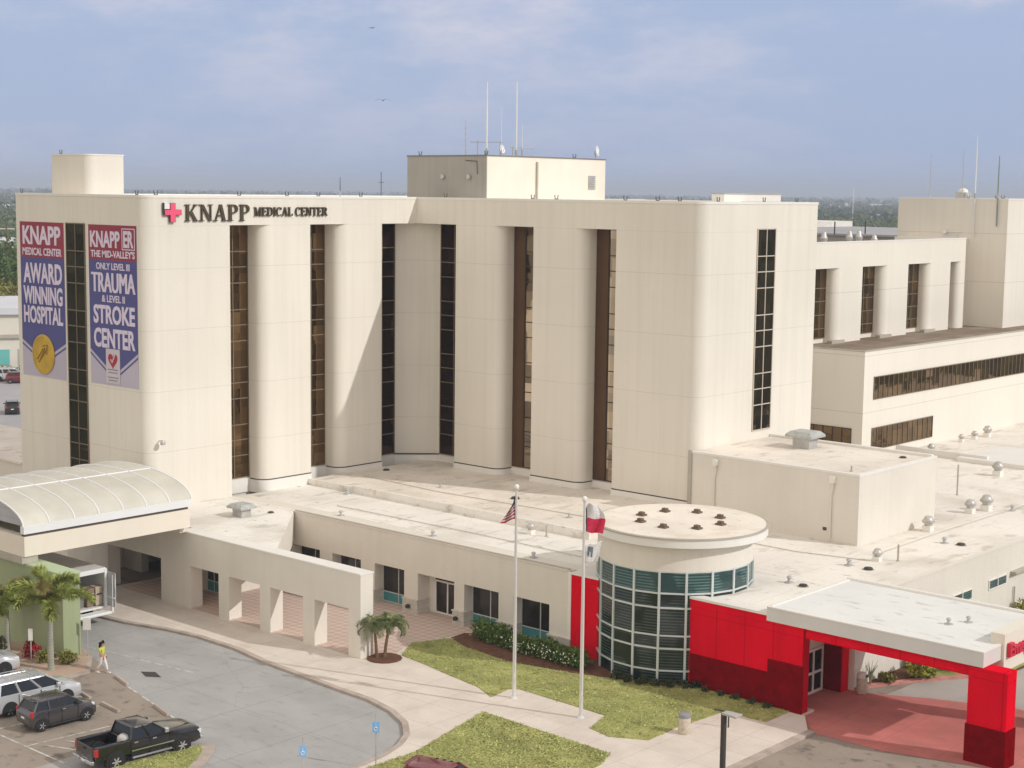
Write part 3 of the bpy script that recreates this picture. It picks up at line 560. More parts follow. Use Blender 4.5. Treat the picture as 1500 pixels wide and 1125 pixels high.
rb.tube([(xc+1.6, y0, vpt(math.acos(1.6/hw), .02)[1]), (xc+1.6, y1+.25, vpt(math.acos(1.6/hw), .02)[1])], .05, 5)
rb.build('rib', M['white_metal'], V)
ge = MB(); o = [(vpt(a)[0], y0+.04, vpt(a)[1]) for a in va]; ge.add(o, [tuple(range(len(o)))]); ge.build('gable_panel', mat('grey_gable_panel', (.42, .42, .44), .6, var=.1, vscale=.8, joints=[(2, 7.35, .45, .04, .3)]), V)
for b0, b1, b2 in ((-81.5, -78.5, 4.88), (-90, -86, 4.88)): b = MB(); b.box(b0, b1, y0-.1, y0+.9, b2, 5.28); b.build('bearing_block', M['coping'], V)
G = thing('green_wall', 'tall light green painted wall holding up the vaulted canopy', 'wall', (-80, 47.8, 0))
MB().box(-93, -74.9, 47.25, 48.35, 0, 4.75).build('wall', M['green'], G); MB().box(-93, -74.86, 47.21, 48.39, 4.75, 4.87).build('coping', mat('light_green_coping', (.44, .52, .33), .85), G)

# ================================================================== round pavilion
DC = Vector((-50.4, 70.25)); DR = 4.25
Dm = thing('round_pavilion', 'round glazed entrance pavilion with wide flat white disc roof', 'building', (DC.x, DC.y, 0))
def cyl(rr, z0, z1, a0=0, a1=360, n=48, c=DC):
    pts = [(c.x+rr*math.cos(R(a0+(a1-a0)*i/n)), c.y+rr*math.sin(R(a0+(a1-a0)*i/n))) for i in range(n)]
    return pts, z0, z1
MB().prism(*cyl(DR-.12, 0, 6.2)).build('core', M['reveal'], Dm, smooth=40)
MB().prism(*cyl(DR+.02, 6.2, 7.7)).build('drum_band', M['stucco_low'], Dm, smooth=40)
base_a = math.degrees(math.atan2(-DC.y, -DC.x))         # bearing towards the car park
lv = [.12, .86, 2.06, 2.76, 4.26, 5.04, 6.2]
st = 19.2; k0 = -7
fr = MB()
gl_hi, gl_lo = MB(), MB()
def pt(a, rr): return (DC.x+rr*math.cos(R(a)), DC.y+rr*math.sin(R(a)))
AL = [base_a+8.7+st*k for k in range(-7, 9)]
for i, a in enumerate(AL):
    t_ = Vector((-math.sin(R(a)), math.cos(R(a)))); n_ = Vector((math.cos(R(a)), math.sin(R(a)))); c_ = DC+n_*(DR-.02)
    q = [tuple(c_+t_*s_*.06+n_*d_) for s_, d_ in ((-1, -.08), (1, -.08), (1, .09), (-1, .09))]
    fr.prism(q, .1, 6.22)
    if i+1 < len(AL):
        p0, p1 = pt(a, DR), pt(AL[i+1], DR)
        for zz in lv:
            i0, i1, o0, o1 = pt(a, DR-.06), pt(AL[i+1], DR-.06), pt(a, DR+.05), pt(AL[i+1], DR+.05)
            fr.prism([i0, o0, o1, i1], zz-.045, zz+.045)
        for j in range(6):
            g_ = gl_hi if j == 5 else gl_lo
            g_.add([(p0[0], p0[1], lv[j]), (p1[0], p1[1], lv[j]), (p1[0], p1[1], lv[j+1]), (p0[0], p0[1], lv[j+1])], [(0, 1, 2, 3)])
cw = fr.build('curtain_wall', M['alu'], Dm); gl_lo.build('pane', M['glass_drum'], cw); gl_hi.build('upper_pane', M['glass_drum_top'], cw)
d2 = Vector((-50.2, 70.42))
MB().prism(*cyl(4.78, 7.6, 8.02, n=64, c=d2)).build('roof_edge', M['trim'], Dm, smooth=40)
MB().prism(*cyl(4.82, 8.02, 8.10, n=64, c=d2)).build('roof_rim', M['coping'], Dm, smooth=40)
MB().prism(*cyl(4.66, 8.02, 8.125, n=64, c=d2)).build('roof', mat('disc_roof_membrane', (.86, .78, .68), .9, var=.06, vscale=.3, grain=.1, gscale=6, stain=[(.5, .5, .75, (.55, .44, .34), .5, None), (1.6, .6, .78, (.33, .27, .22), .5, None)], spec=.2), Dm)

# ================================================================== emergency wing front and canopy
Rw = thing('entrance_wing', 'bright red painted entrance front with dark red stone base', 'building', (-44, 67.6, 0))
w = MB(); w.box(-47.6, -40.35, YF, YF+.55, 0, 4.80); w.build('wall', M['red'], Rw)
w = MB(); w.box(-55.4, -53.5, YF-.01, YF+.5, 0, 4.72); w.box(-53.5, -52.6, YF-.01, YF+1.2, 0, 4.72); w.build('red_panel', M['red'], Rw)
w = MB(); w.box(-42.3, -40.9, 72.25, 72.9, 0, 4.3); w.build('return_wall', M['red'], Rw)
w = MB(); w.box(-42.3, -40.36, YF-.06, YF, 0, 4.60); w.build('pilaster', M['red'], Rw)
s = MB(); s.box(-47.2, -42.3, YF-.05, YF, 0, 1.88); s.box(-42.36, -40.30, YF-.12, YF-.06, 0, 2.6); s.build('wainscot', M['red_stone'], Rw)
s = MB(); s.box(-42.28, -40.95, 72.19, 72.25, 0, 4.3); s.build('side_panel', M['red_stone'], Rw)
c = MB(); c.box(-47.7, -40.33, YF-.04, YF+.6, 4.80, 4.93); c.build('coping', M['trim'], Rw); c = MB(); c.box(-55.5, -52.7, YF-.06, YF+1.2, 4.72, 4.86); c.build('panel_coping', M['trim'], Rw)
c = MB(); c.box(-55.62, -55.40, YF-.04, YF+.5, 0, 4.86); c.build('corner_trim', M['trim'], Rw)
w = MB(); w.box(-42.5, -42.0, YF+.5, 72.3, 2.35, 4.5); w.build('door_head_wall', M['stucco_low'], Rw)
dr = MB(); X = -41.95
for y in (68.9, 70.0, 71.05, 71.95): dr.box(X-.05, X+.05, y-.06, y+.06, 0, 2.4)
for zz in (.02, 1.05, 2.28): dr.box(X-.045, X+.045, 68.9, 71.95, zz, zz+.13)
o = dr.build('sliding_door', M['trim'], Rw); g = MB(); g.box(X-.02, X, 68.9, 71.95, .05, 2.3); g.build('pane', M['glass_dark'], o)
K = thing('emergency_canopy', 'flat white ambulance canopy on red columns', 'canopy', (-36.5, 71, 0))
x0, x1, y0, y1 = -42.5, -30.85, 67.29, 75.4
MB().box(x0, x1, y0, y1, 4.56, 5.25).build('fascia', M['fascia'], K)
MB().box(x0+.2, x1-.2, y0+.2, y1-.2, 5.25, 5.275).build('roof', M['canopy_white'], K)
c = MB(); c.box(x0, x1, y0-.02, y0+.2, 5.25, 5.31); c.box(x0, x1, y1-.2, y1+.02, 5.25, 5.40); c.box(x0, x0+.2, y0+.2, y1-.2, 5.25, 5.33); c.box(x1-.2, x1+.0, y0+.2, y1-.2, 5.25, 5.31); c.build('coping', M['trim'], K)
for b0, b1 in ((YF+.05, YF+.75), (74.5, 75.1)): b = MB(); b.box(-40.3, -31.6, b0, b1, 4.02, 4.56); b.build('red_beam', M['red'], K)
MB().box(x1-.55, x1+.14, 69.15, 73.8, 3.97, 5.78).build('sign_panel', mat('warm_white_panel', (.76, .70, .60), .8, var=.03), K)
for yy in (67.3, 74.2):
    q = MB(); q.box(-31.55, -29.65, yy, yy+.95, 0, 4.52); q.build('column', M['red'], K)
    q = MB(); q.box(-31.6, -29.6, yy-.05, yy+1.0, 0, 1.8); q.build('column_base', M['red_stone'], K)
# ================================================================== writing
def text_geo(s, bold=0.0, ext=.01, res=3):
    cu = bpy.data.curves.new('t', 'FONT'); cu.body = s; cu.size = 1.0; cu.extrude = ext; cu.offset = bold; cu.resolution_u = res
    o = bpy.data.objects.new('t', cu); COL.objects.link(o); dg = bpy.context.evaluated_depsgraph_get(); me = bpy.data.meshes.new_from_object(o.evaluated_get(dg))
    v = [tuple(q.co) for q in me.vertices]; f = [tuple(p.vertices) for p in me.polygons]
    bpy.data.objects.remove(o); bpy.data.curves.remove(cu); bpy.data.meshes.remove(me); return v, f
def put_text(mb, s, a0, a1, z0, cap, axis, c, bold=.02, ext=.012, mi=0):
    """s fitted between a0 and a1 along the wall, baseline z0, capital height cap; 'y': wall facing -Y, 'x': wall facing +X"""
    v, f = text_geo(s, bold, ext); xs = [p[0] for p in v]; ys = [p[1] for p in v]
    lo, hi = min(xs), max(xs); b, t = 0.0-bold, max(ys)
    out = []
    for x, y, z in v:
        a = a0+(x-lo)/(hi-lo)*(a1-a0); zz = z0+(y-b)/(t-b)*cap
        out.append((a, c-z, zz) if axis == 'y' else (c+z, a, zz))
    mb.add(out, f, mi)
m_bred = mat('banner_red', (.30, .035, .06), .6, var=.06, vscale=.3); m_bblue = mat('banner_blue', (.085, .085, .26), .6, var=.06, vscale=.3)
m_bwhite = mat('banner_pale', (.52, .48, .58), .6, var=.04, vscale=.4); m_blet = mat('banner_lettering', (.74, .66, .80), .6, var=.02)
m_gold = mat('gold_medal', (.62, .40, .05), .45, var=.15, vscale=1.2, metal=.2); m_gold2 = mat('gold_engraving', (.34, .20, .03), .5)
def banner(label, x0, x1, z0, z1, zr, zc, za, txt):
    yb = 60.8
    t = thing('hospital_banner', label, 'banner', ((x0+x1)/2, yb, z0))
    MB().box(x0, x1, yb-.012, yb-.002, z0, z1).build('sheet', m_bwhite, t)
    MB().box(x0, x1, yb-.018, yb-.013, zr, z1).build('red_field', m_bred, t)
    xm = (x0+x1)/2
    def vsh(dz0, dz1, y, nm, m):
        p = [(x0, zc+dz0), (xm, za+dz0), (x1, zc+dz0), (x1, zc+dz1 if dz1 is not None else zr), (xm, za+dz1 if dz1 is not None else zr), (x0, zc+dz1 if dz1 is not None else zr)]
        q = MB(); q.add([(x, y, z) for x, z in p]+[(x, y+.004, z) for x, z in p], [(0, 1, 4, 5), (1, 2, 3, 4), (0, 6, 7, 1), (1, 7, 8, 2)]); q.build(nm, m, t)
    vsh(0, None, yb-.018, 'blue_field', m_bblue); vsh(-.36, -.22, yb-.018, 'chevron', m_bblue)
    q = MB()
    for s, a0, a1, zb, cap, bold in txt:
        if bold: put_text(q, s, a0, a1, zb, cap, 'y', yb-.03, bold)
        else:
            for k in range(4): put_text(q, s, a0+.035*k, a1-.105+.035*k, zb, cap, 'y', yb-.03-.0015*k, 0)
    q.build('lettering', m_blet, t); return t
b1 = banner('red and blue award banner with a gold medal on the tower side wall', -100.72, -95.22, 12.66, 23.47, 21.0, 15.2, 13.9,
    [('KNAPP', -100.35, -95.6, 21.9, 1.3, .03), ('MEDICAL CENTER', -100.4, -95.5, 21.15, .52, .022), ('AWARD', -100.35, -95.5, 19.2, 1.42, .03), ('WINNING', -100.4, -95.5, 17.75, 1.25, .03), ('HOSPITAL', -100.4, -95.5, 16.4, 1.22, .028)])
q = MB(); q.lathe([(1.30, 0), (1.40, -.02), (1.40, -.05), (1.22, -.07), (1.22, -.05), (.01, -.05)], (-98, 60.775, 14.27), 40, 'y'); o = q.build('gold_medal', m_gold, b1, smooth=40)
q = MB()
for s in (-.22, 0, .22): q.tube([(-98.5+s, 60.71, 13.7+abs(s)), (-97.75+s, 60.71, 14.75-abs(s)*.3)], .045, 5)
q.tube([(-98.05, 60.71, 14.85), (-97.45, 60.71, 14.95), (-97.55, 60.71, 14.3)], .05, 5); q.build('engraving', m_gold2, o)
b2 = banner('red and blue trauma and stroke banner with a heart card beside the tower corner', -92.27, -86.82, 12.8, 23.45, 21.12, 15.15, 13.5,
    [('KNAPP', -92.05, -88.65, 21.95, 1.1, .03), ('ER', -88.25, -87.15, 22.0, 1.1, .035), ("THE MID-VALLEY'S", -92.0, -87.0, 21.3, .48, .026), ('ONLY LEVEL III', -91.4, -87.6, 20.5, .45, .02), ('TRAUMA', -92.0, -87.0, 19.0, 1.3, 0), ('& LEVEL II', -90.8, -88.2, 18.35, .46, .018), ('STROKE', -91.8, -87.1, 16.9, 1.25, .03), ('CENTER', -91.8, -87.1, 15.3, 1.3, .03)])
q = MB()
for a, b, c, d in ((-88.42, -86.98, 23.2, 23.26), (-88.42, -86.98, 21.85, 21.91), (-88.42, -88.36, 21.91, 23.2), (-87.04, -86.98, 21.91, 23.2)): q.box(a, b, 60.76, 60.78, c, d)
q.build('letter_box', m_blet, b2)
q = MB(); q.box(-90.42, -88.85, 60.74, 60.778, 12.95, 15.25); o = q.build('heart_card', mat('card_pale', (.62, .56, .62), .6), b2)
q = MB(); hp = []
for i in range(40):
    a = 2*math.pi*i/40; hp.append((-89.63+.034*16*math.sin(a)**3, 60.733, 14.5+.036*(13*math.cos(a)-5*math.cos(2*a)-2*math.cos(3*a)-math.cos(4*a))))
q.add(hp, [tuple(range(40))]); q.build('heart', mat('heart_red', (.42, .03, .05), .6), o)
q = MB(); q.tube([(-89.85, 60.725, 14.55), (-89.68, 60.725, 14.35), (-89.35, 60.725, 14.9)], .05, 5); q.build('tick', m_blet, o)
q = MB()
for k, (w_) in enumerate((.58, .5, .6, .5)): q.box(-89.63-w_, -89.63+w_, 60.728, 60.739, 13.85-.2*k-(k > 1)*.12, 13.9-.2*k-(k > 1)*.12)
q.build('print_line', mat('print_grey', (.16, .15, .18), .7), o)

# serif wall sign: letters drawn as thick and thin strokes with serifs
def glyph(ch):
    """quads in a box one unit high; returns (list of polygons, width)"""
    TH, tn, sf = .17, .07, .05
    P = []
    def bar(x0, y0, x1, y1): P.append([(x0, y0), (x1, y0), (x1, y1), (x0, y1)])
    def dia(xa, xb, wdt, y0=0, y1=1): P.append([(xa, y0), (xa+wdt, y0), (xb+wdt, y1), (xb, y1)])
    def serif(x, y, w=.15): bar(x-w, y-(sf if y > .5 else 0), x+w, y+(0 if y > .5 else sf))
    def bowl(x, y0, y1, dep, th, a0=-90, a1=90):
        n = 10; cy = (y0+y1)/2; ry = (y1-y0)/2
        for i in range(n):
            pp = []
            for a, o in ((a0+(a1-a0)*i/n, 1), (a0+(a1-a0)*(i+1)/n, 1), (a0+(a1-a0)*(i+1)/n, 0), (a0+(a1-a0)*i/n, 0)):
                rx, r_ = (dep, ry) if o else (dep-th, ry-tn)
                pp.append((x+rx*math.cos(R(a)), cy+r_*math.sin(R(a))))
            P.append(pp)
    if ch == 'I': bar(.1, 0, .1+TH, 1); serif(.1+TH/2, 0, .17); serif(.1+TH/2, 1, .17); return P, .37
    if ch == 'K':
        bar(.1, 0, .1+TH, 1); serif(.185, 0, .17); serif(.185, 1, .17); dia(.26, .66, tn+.02, .42, 1); dia(.62, .30, TH+.02, 0, .56); serif(.72, 1, .14); serif(.72, 0, .17); return P, .92
    if ch == 'N':
        bar(.12, 0, .12+tn, 1); bar(.70, 0, .70+tn, 1); dia(.62, .09, TH, 0, 1); serif(.15, 0, .14); serif(.12, 1, .12); serif(.735, 1, .14); return P, .92
    if ch == 'A':
        dia(.06, .40, tn, 0, 1); dia(.60, .36, TH, 0, 1); bar(.2, .30, .68, .30+tn); serif(.10, 0, .14); serif(.69, 0, .17); return P, .88
    if ch in 'PRD':
        bar(.1, 0, .1+TH, 1); serif(.185, 0, .17); bar(.02, 1-sf, .3, 1)
        if ch == 'D': bar(.27, 1-tn, .42, 1); bar(.27, 0, .42, tn); bowl(.42, 0, 1, .42, TH); return P, .90
        bar(.27, 1-tn, .40, 1); bar(.27, .46, .40, .46+tn); bowl(.40, .46, 1, .30, TH-.02)
        if ch == 'R': dia(.62, .36, TH, 0, .48); serif(.72, 0, .13); return P, .88
        return P, .76
    if ch == 'M':
        bar(.12, 0, .12+tn, 1); bar(.80, 0, .80+TH, 1); dia(.42, .10, TH, 0, 1); dia(.46, .80, tn, 0, 1); serif(.15, 0, .14); serif(.885, 0, .17); serif(.12, 1, .12); serif(.92, 1, .13); return P, 1.08
    if ch == 'E':
        bar(.1, 0, .1+TH, 1); bar(.02, 1-tn, .62, 1); bar(.02, 0, .66, tn); bar(.27, .48, .52, .48+tn); bar(.58, .8, .62, 1-tn); bar(.62, tn, .66, .24); bar(.48, .38, .52, .64); return P, .72
    if ch == 'L':
        bar(.1, 0, .1+TH, 1); serif(.185, 1, .17); bar(.02, 0, .64, tn); bar(.60, tn, .64, .26); return P, .70
    if ch == 'T':
        bar(.30, 0, .30+TH, 1); bar(.02, 1-tn, .75, 1); serif(.385, 0, .17); bar(.02, .76, .06, 1-tn); bar(.71, .76, .75, 1-tn); return P, .78
    if ch == 'C':
        n = 18
        for i in range(n):
            pp = []
            for a, o in ((45+270*i/n, 1), (45+270*(i+1)/n, 1), (45+270*(i+1)/n, 0), (45+270*i/n, 0)):
                th = TH*max(.35, abs(math.cos(R(a)))) if o == 0 else 0
                pp.append((.45+(.42-th)*math.cos(R(a)), .5+(.51-(tn if o == 0 else 0))*math.sin(R(a))))
            P.append(pp)
        bar(.70, .68, .75, .98); return P, .84
    return P, .4
def serif_word(word, a0, a1, zb, cap, xw, mb, ext=.14):
    x = 0; items = []
    for ch in word:
        if ch == ' ': x += .32; continue
        g_, w_ = glyph(ch); items.append((x, g_)); x += w_+.03
    sc = (a1-a0)/x; e = 0
    for x0_, g_ in items:
        for pg in g_:
            e = (e+1) % 7; d = ext+e*.0015; n = len(pg)
            pts = [(a0+(px_+x0_)*sc, zb+py_*cap) for px_, py_ in pg]
            mb.add([(xw+.03, a, z) for a, z in pts]+[(xw+d, a, z) for a, z in pts], [tuple(range(n, 2*n)), tuple(range(n-1, -1, -1))]+[(i, (i+1) % n, n+(i+1) % n, n+i) for i in range(n)])
S = thing('hospital_sign', 'dark serif channel letters and pink cross along the top of the tower', 'sign', (-86, 69, 24.3))
m_let = mat('dark_bronze_letters', (.075, .055, .032), .5, var=.1)
for wd, a0, a1, zb, cap in (('KNAPP', 63.95, 69.45, 23.76, 1.1), ('MEDICAL CENTER', 69.75, 76.45, 24.08, .6)):
    q = MB(); serif_word(wd, a0, a1, zb, cap, XB, q); q.build('lettering', m_let, S)
q = MB()
for a, b, c, d in ((62.72, 63.14, 23.70, 24.95), (62.28, 62.72, 24.16, 24.52), (63.14, 63.62, 24.16, 24.52)): q.box(XB+.04, XB+.22, a, b, c, d)
o = q.build('cross', mat('pink_cross_side', (.16, .05, .045), .6), S)
q = MB()
for a, b, c, d in ((62.74, 63.12, 23.72, 24.93), (62.30, 62.74, 24.18, 24.50), (63.12, 63.60, 24.18, 24.50)): q.box(XB+.22, XB+.228, a, b, c, d)
q.build('cross_face', mat('pink_cross_face', (.83, .10, .20), .4, var=.08), o)
q = MB(); q.box(XB+.04, XB+.18, 62.30, 62.70, 24.56, 24.93); q.build('white_corner', M['white_metal'], o)
q = MB(); q.box(XB+.04, XB+.20, 62.22, 62.28, 24.2, 24.97); q.build('side_strip', M['dark_metal'], o)
S = thing('emergency_sign', 'red lettering on the white panel of the ambulance canopy', 'sign', (-30.7, 71, 4.7))
q = MB(); put_text(q, 'Emergency', 69.42, 73.5, 4.66, .66, 'x', -30.60, .03, .09); q.build('lettering', mat('red_letter', (.62, .02, .06), .4), S)

# ================================================================== roof equipment
def hood_vent(label, x, y, z, s=1.0):
    t = thing('hood_vent', label, 'roof vent', (x, y, z))
    MB().box(x-.75*s, x+.75*s, y-.62*s, y+.62*s, z-.02, z+.85*s).build('curb_box', M['galv'], t)
    a = [(x-.8*s, y-.7*s), (x+.8*s, y-.7*s), (x+.8*s, y+.7*s), (x-.8*s, y+.7*s)]
    h = MB(); h.loft([[(px_, py_, zz) for px_, py_ in [(x+(p[0]-x)*k, y+(p[1]-y)*k) for p in a]] for k, zz in ((1.0, z+.86*s), (1.5, z+.9*s), (1.5, z+1.08*s), (1.15, z+1.32*s), (1.1, z+1.36*s))]); h.build('hood', mat('zinc_hood', (.46, .47, .45), .55, metal=.2, var=.15, vscale=3), t); return t
hood_vent('grey hooded vent on the white roof beside the vaulted canopy', -80.2, 63.9, ZLOW+.05, .62)
hood_vent('grey hooded vent on the annex roof against the tower', -55.3, 91.6, 9.16, .85)
def fan(label, x, y, z, s=1.0, group='round exhaust fans on the rear roof', rs=None):
    if rs is None: s *= .72; rs = s*.86
    t = thing('exhaust_fan', label, 'exhaust fan', (x, y, z), group)
    MB().box(x-.45*rs, x+.45*rs, y-.45*rs, y+.45*rs, z-.02, z+.5*s).build('curb_box', M['trim'], t)
    q = MB(); q.lathe([(.35*rs, z+.5*s), (.40*rs, z+.62*s), (.62*rs, z+.78*s), (.64*rs, z+.98*s), (.45*rs, z+1.12*s), (.42*rs, z+1.28*s), (.25*rs, z+1.38*s), (.02, z+1.40*s)], (x, y, 0), 14); q.build('cowl', mat('fan_cowl', (.55, .53, .50), .45, metal=.4, var=.2, vscale=3), t, smooth=40)
    q = MB(); q.lathe([(.655*rs, z+.84*s), (.655*rs, z+.92*s)], (x, y, 0), 14); q.build('band', M['coping'], t); return t
fan('round exhaust fan against the lit side wall of the annex', -46.2, 91.75, ZLOW)
fan('smaller fan of the close pair on the rear roof', -46.9, 99.1, ZLOW, .95)
fan('larger right hand fan of the close pair on the rear roof', -46.5, 100.7, ZLOW, 1.1)
fan('lone exhaust fan on the white roof beyond the close pair', -51.9, 114.1, ZLOW, 1.1)
fan('small exhaust fan near the annex corner beside a thin pipe', -44.4, 82.0, ZLOW, .75)
fan('small fan on the front roof behind the flagpoles', -63.6, 73.3, ZLOW, .7, 'fans on the front roof')
fan('first small fan along the foot of the strip window wall', -61.6, 127.8, ZLOW, .7, 'fans along the stepped wing')
fan('second small fan along the foot of the strip window wall', -61.5, 130.1, ZLOW, .75, 'fans along the stepped wing')
fan('third and larger fan along the foot of the strip window wall', -61.3, 132.2, ZLOW, 1.0, 'fans along the stepped wing')
fan('small fan at the end of the grey roof kerb behind the annex', -60.6, 120.3, ZLOW, .8, 'fans along the stepped wing')
def stub(label, x, y, z, kind=0, s=1.0):
    s *= .68
    if kind == 0:
        t = thing('vent_pipe', label, 'vent pipe', (x, y, z), 'short vent pipes on the low roofs')
        q = MB(); q.lathe([(.38*s, z-.01), (.36*s, z+.03), (.14*s, z+.07), (.12*s, z+.34*s), (.10*s, z+.36*s)], (x, y, 0), 10); q.build('pipe', M['galv'], t, smooth=40)
        q = MB(); q.lathe([(.19*s, z+.34*s), (.21*s, z+.42*s), (.12*s, z+.52*s), (.01, z+.55*s)], (x, y, 0), 10); q.build('cap', M['galv'], t, smooth=40)
    else:
        t = thing('roof_drain', label, 'roof drain', (x, y, z), 'dark drains on the low roofs')
        q = MB(); q.lathe([(.34*s, z-.01), (.36*s, z+.08), (.30*s, z+.18*s), (.05, z+.22*s)], (x, y, 0), 10); q.build('strainer', M['dark_metal'], t, smooth=40)
        q = MB(); q.lathe([(.48*s, z-.012), (.46*s, z+.02), (.3*s, z+.025)], (x, y, 0), 12); q.build('flange', M['coping'], t)
for lab, x, y, z, k, s in (
    ('short vent pipe at the courtyard end of the front roof', -76.0, 68.7, ZLOW, 0, 1), ('short vent pipe on the front roof above the double door', -67.4, 68.5, ZLOW, 0, 1), ('short vent pipe on the front roof between the flagpoles', -59.2, 68.5, ZLOW, 0, 1),
    ('dark round drain near the hooded vent on the white roof', -79.7, 65.9, ZLOW+.05, 1, .8), ('thin vent pipe near the corner of the tan roof', -81.2, 74.0, ZLOW, 0, 1.2),
    ('tiny vent pipe in the middle of the tan roof', -77.0, 79.0, 5.22, 0, .8), ('tiny vent pipe on the tan roof above the red and white flag', -63.9, 77.4, 5.22, 0, .9), ('dark drain in a stain on the tan roof', -70.5, 79.6, 5.22, 1, 1.2), ('dark drain at the foot of the second tower slot', -84.6, 81.0, 5.22, 1, 1),
    ('vent pipe beside the dark drain in front of the annex', -45.0, 79.8, ZLOW, 0, 1.2), ('dark drain in front of the annex corner', -43.7, 79.7, ZLOW, 1, 1.1), ('vent pipe beside the drain near the side wall', -43.8, 89.2, ZLOW, 0, 1.1), ('dark drain near the teal windowed side wall', -42.8, 89.4, ZLOW, 1, 1.1),
    ('vent pipe near the back corner of the ambulance canopy', -45.3, 73.9, ZLOW, 0, 1.1), ('dark drain near the back corner of the ambulance canopy', -44.3, 73.7, ZLOW, 1, 1), ('vent pipe at the edge of the rear roof near the side wall top', -45.2, 101.9, ZLOW, 0, 1.1),
    ('left one of two vent pipes on the ambulance canopy', -34.3, 70.7, 5.275, 0, .9), ('right one of two vent pipes on the ambulance canopy', -33.75, 71.7, 5.275, 0, .9), ('dark drain at the back edge of the annex roof', -48.6, 92.6, 9.16, 1, .9)): stub(lab, x, y, z, k, s)
for i, (lab, x, y, z, h) in enumerate((('thin standpipe beside the small fan near the annex corner', -43.5, 82.8, ZLOW, 1.0), ('thin grey standpipe behind the annex side wall', -50.5, 104.5, ZLOW, 2.2), ('thin standpipe on the front roof by the small fan', -62.4, 73.4, ZLOW, .7), ('tiny standpipe at the front edge of the annex roof', -48.4, 85.7, 9.16, .35))):
    q = MB(); q.tube([(x, y, z-.02), (x, y, z+h)], .06, 7); q.lathe([(.12, z-.01), (.10, z+.06)], (x, y, 0), 8); tag(q.build('standpipe', M['coping']), lab, 'pipe')
for lab, pts in (('thin conduit run along the front roof behind the flagpoles', [(-78.5, 70.6, 4.9), (-66, 70.8, 4.9), (-56.5, 70.5, 4.9)]), ('thin conduit run across the rear roof before the annex', [(-56.0, 80.8, 4.9), (-49, 80.6, 4.9), (-44.6, 81.6, 4.9)]), ('thin conduit run along the rear roof by the exhaust fans', [(-45.2, 83, 4.9), (-45.4, 92, 4.9), (-45.3, 108, 4.9)]), ('thin conduit lying across the raised tan roof', [(-84, 78.2, 5.27), (-76, 77.6, 5.27), (-62, 78.3, 5.27)])):
    q = MB(); q.tube(pts, .028, 5); tag(q.build('conduit', mat('grey_conduit', (.55, .51, .45), .6)), lab, 'conduit')
# eight small lights on the disc roof
for k in range(8):
    a = R(base_a+22+45*k); x, y = d2.x+2.35*math.cos(a), d2.y+2.35*math.sin(a)
    q = MB(); q.box(x-.24, x+.24, y-.2, y+.2, 8.12, 8.22); q.box(x-.15, x+.15, y-.12, y+.12, 8.22, 8.34)
    tag(q.build('roof_lamp_box', mat('brown_lamp_box', (.16, .11, .075), .7, var=.2, vscale=4)), 'small brown lamp box in the ring on the round disc roof', 'lamp box', 'ring of lamp boxes on the disc roof')
# davit brackets along the parapets
def bracket(x, y, z, lab, grp, ang=0):
    c_, s_ = math.cos(ang), math.sin(ang)
    q = MB()
    for d in (-.11, .11): q.tube([(x+d*c_, y+d*s_, z), (x+d*c_*1.35, y+d*s_*1.35, z+.32)], .035, 5)
    q.tube([(x-.11*c_, y-.11*s_, z+.04), (x+.11*c_, y+.11*s_, z+.04)], .035, 5)
    tag(q.build('davit_bracket', mat('grey_bracket', (.12, .115, .11), .6)), lab, 'bracket', grp)
g1 = 'davit brackets along the tower parapet'; l1 = 'small dark forked bracket on the tower parapet'
for x in (-100.7, -87.0): bracket(x, 61.0, ZR+.03, l1, g1)
for y in (61.9, 68.7, 72.9, 75.8, 79.9): bracket(XB-.2, y, ZR+.03, l1, g1, R(90))
for x in (-83.2, -74.6, -72.4, -66.3, -63.6, -61.8): bracket(x, YC+.2, ZR+.03, l1, g1)
for y in (87.5, 93.0, 97.2): bracket(-60.0, y, ZR+.03, l1, g1, R(90))
for x, y in ((-87.4, 87.2), (-80.6, 87.3), (-80.5, 97.4)): bracket(x, y, 28.6, 'small dark forked bracket on the plant room edge', 'davit brackets on the plant room')
for x in (-69.8, -66.9, -66.3): bracket(x, 143.9, 25.8, 'small dark forked bracket on the end tower edge', 'davit brackets on the end tower')
bracket(-99.9, 63.7, 28.18, 'small dark forked bracket on the stair block', None)
def mast(label, x, y, z, h, r=.05, grp=None, m=None, extra=None, coax=0):
    t = thing('antenna_mast', label, 'antenna', (x, y, z), grp)
    q = MB(); q.tube([(x, y, z-.02-coax), (x, y, z+h*.55), (x, y, z+h)], [r, r*.95, r*.6], 6); q.build('mast', m or M['white_metal'], t)
    q = MB(); q.tube([(x, y, z-.02), (x, y, z+.5)], r*1.7, 6); q.build('foot', M['galv'], t)
    if extra: extra(t)
    return t
zp = 28.6
mast('tall white whip antenna on the plant room, left of the tall pair', -80.75, 87.5, zp, 5.35, .055)
mast('tall white whip antenna on the plant room, right of the tall pair', -81.2, 91.3, zp, 5.6, .055)
def yagi(t):
    q = MB()
    for k in range(4): q.tube([(-82.66-.10, 87.15, 29.3+.42*k), (-82.46, 87.15, 29.36+.42*k)], .02, 4)
    q.build('element', M['galv'], t)
mast('thin grey stub aerial on the dark side of the plant room', -82.56, 87.15, zp-.1, 2.7, .03, None, M['galv'], yagi)
def cross_bar(label, pts, legs):
    t = thing('aerial_rack', label, 'antenna', legs[0])
    q = MB(); q.tube(pts, .03, 5); q.build('crossbar', M['galv'], t)
    for lx, ly, lz in legs: q = MB(); q.tube([(lx, ly, lz), (lx, ly, pts[0][2]+.08)], .035, 5); q.build('post', M['coping'], t)
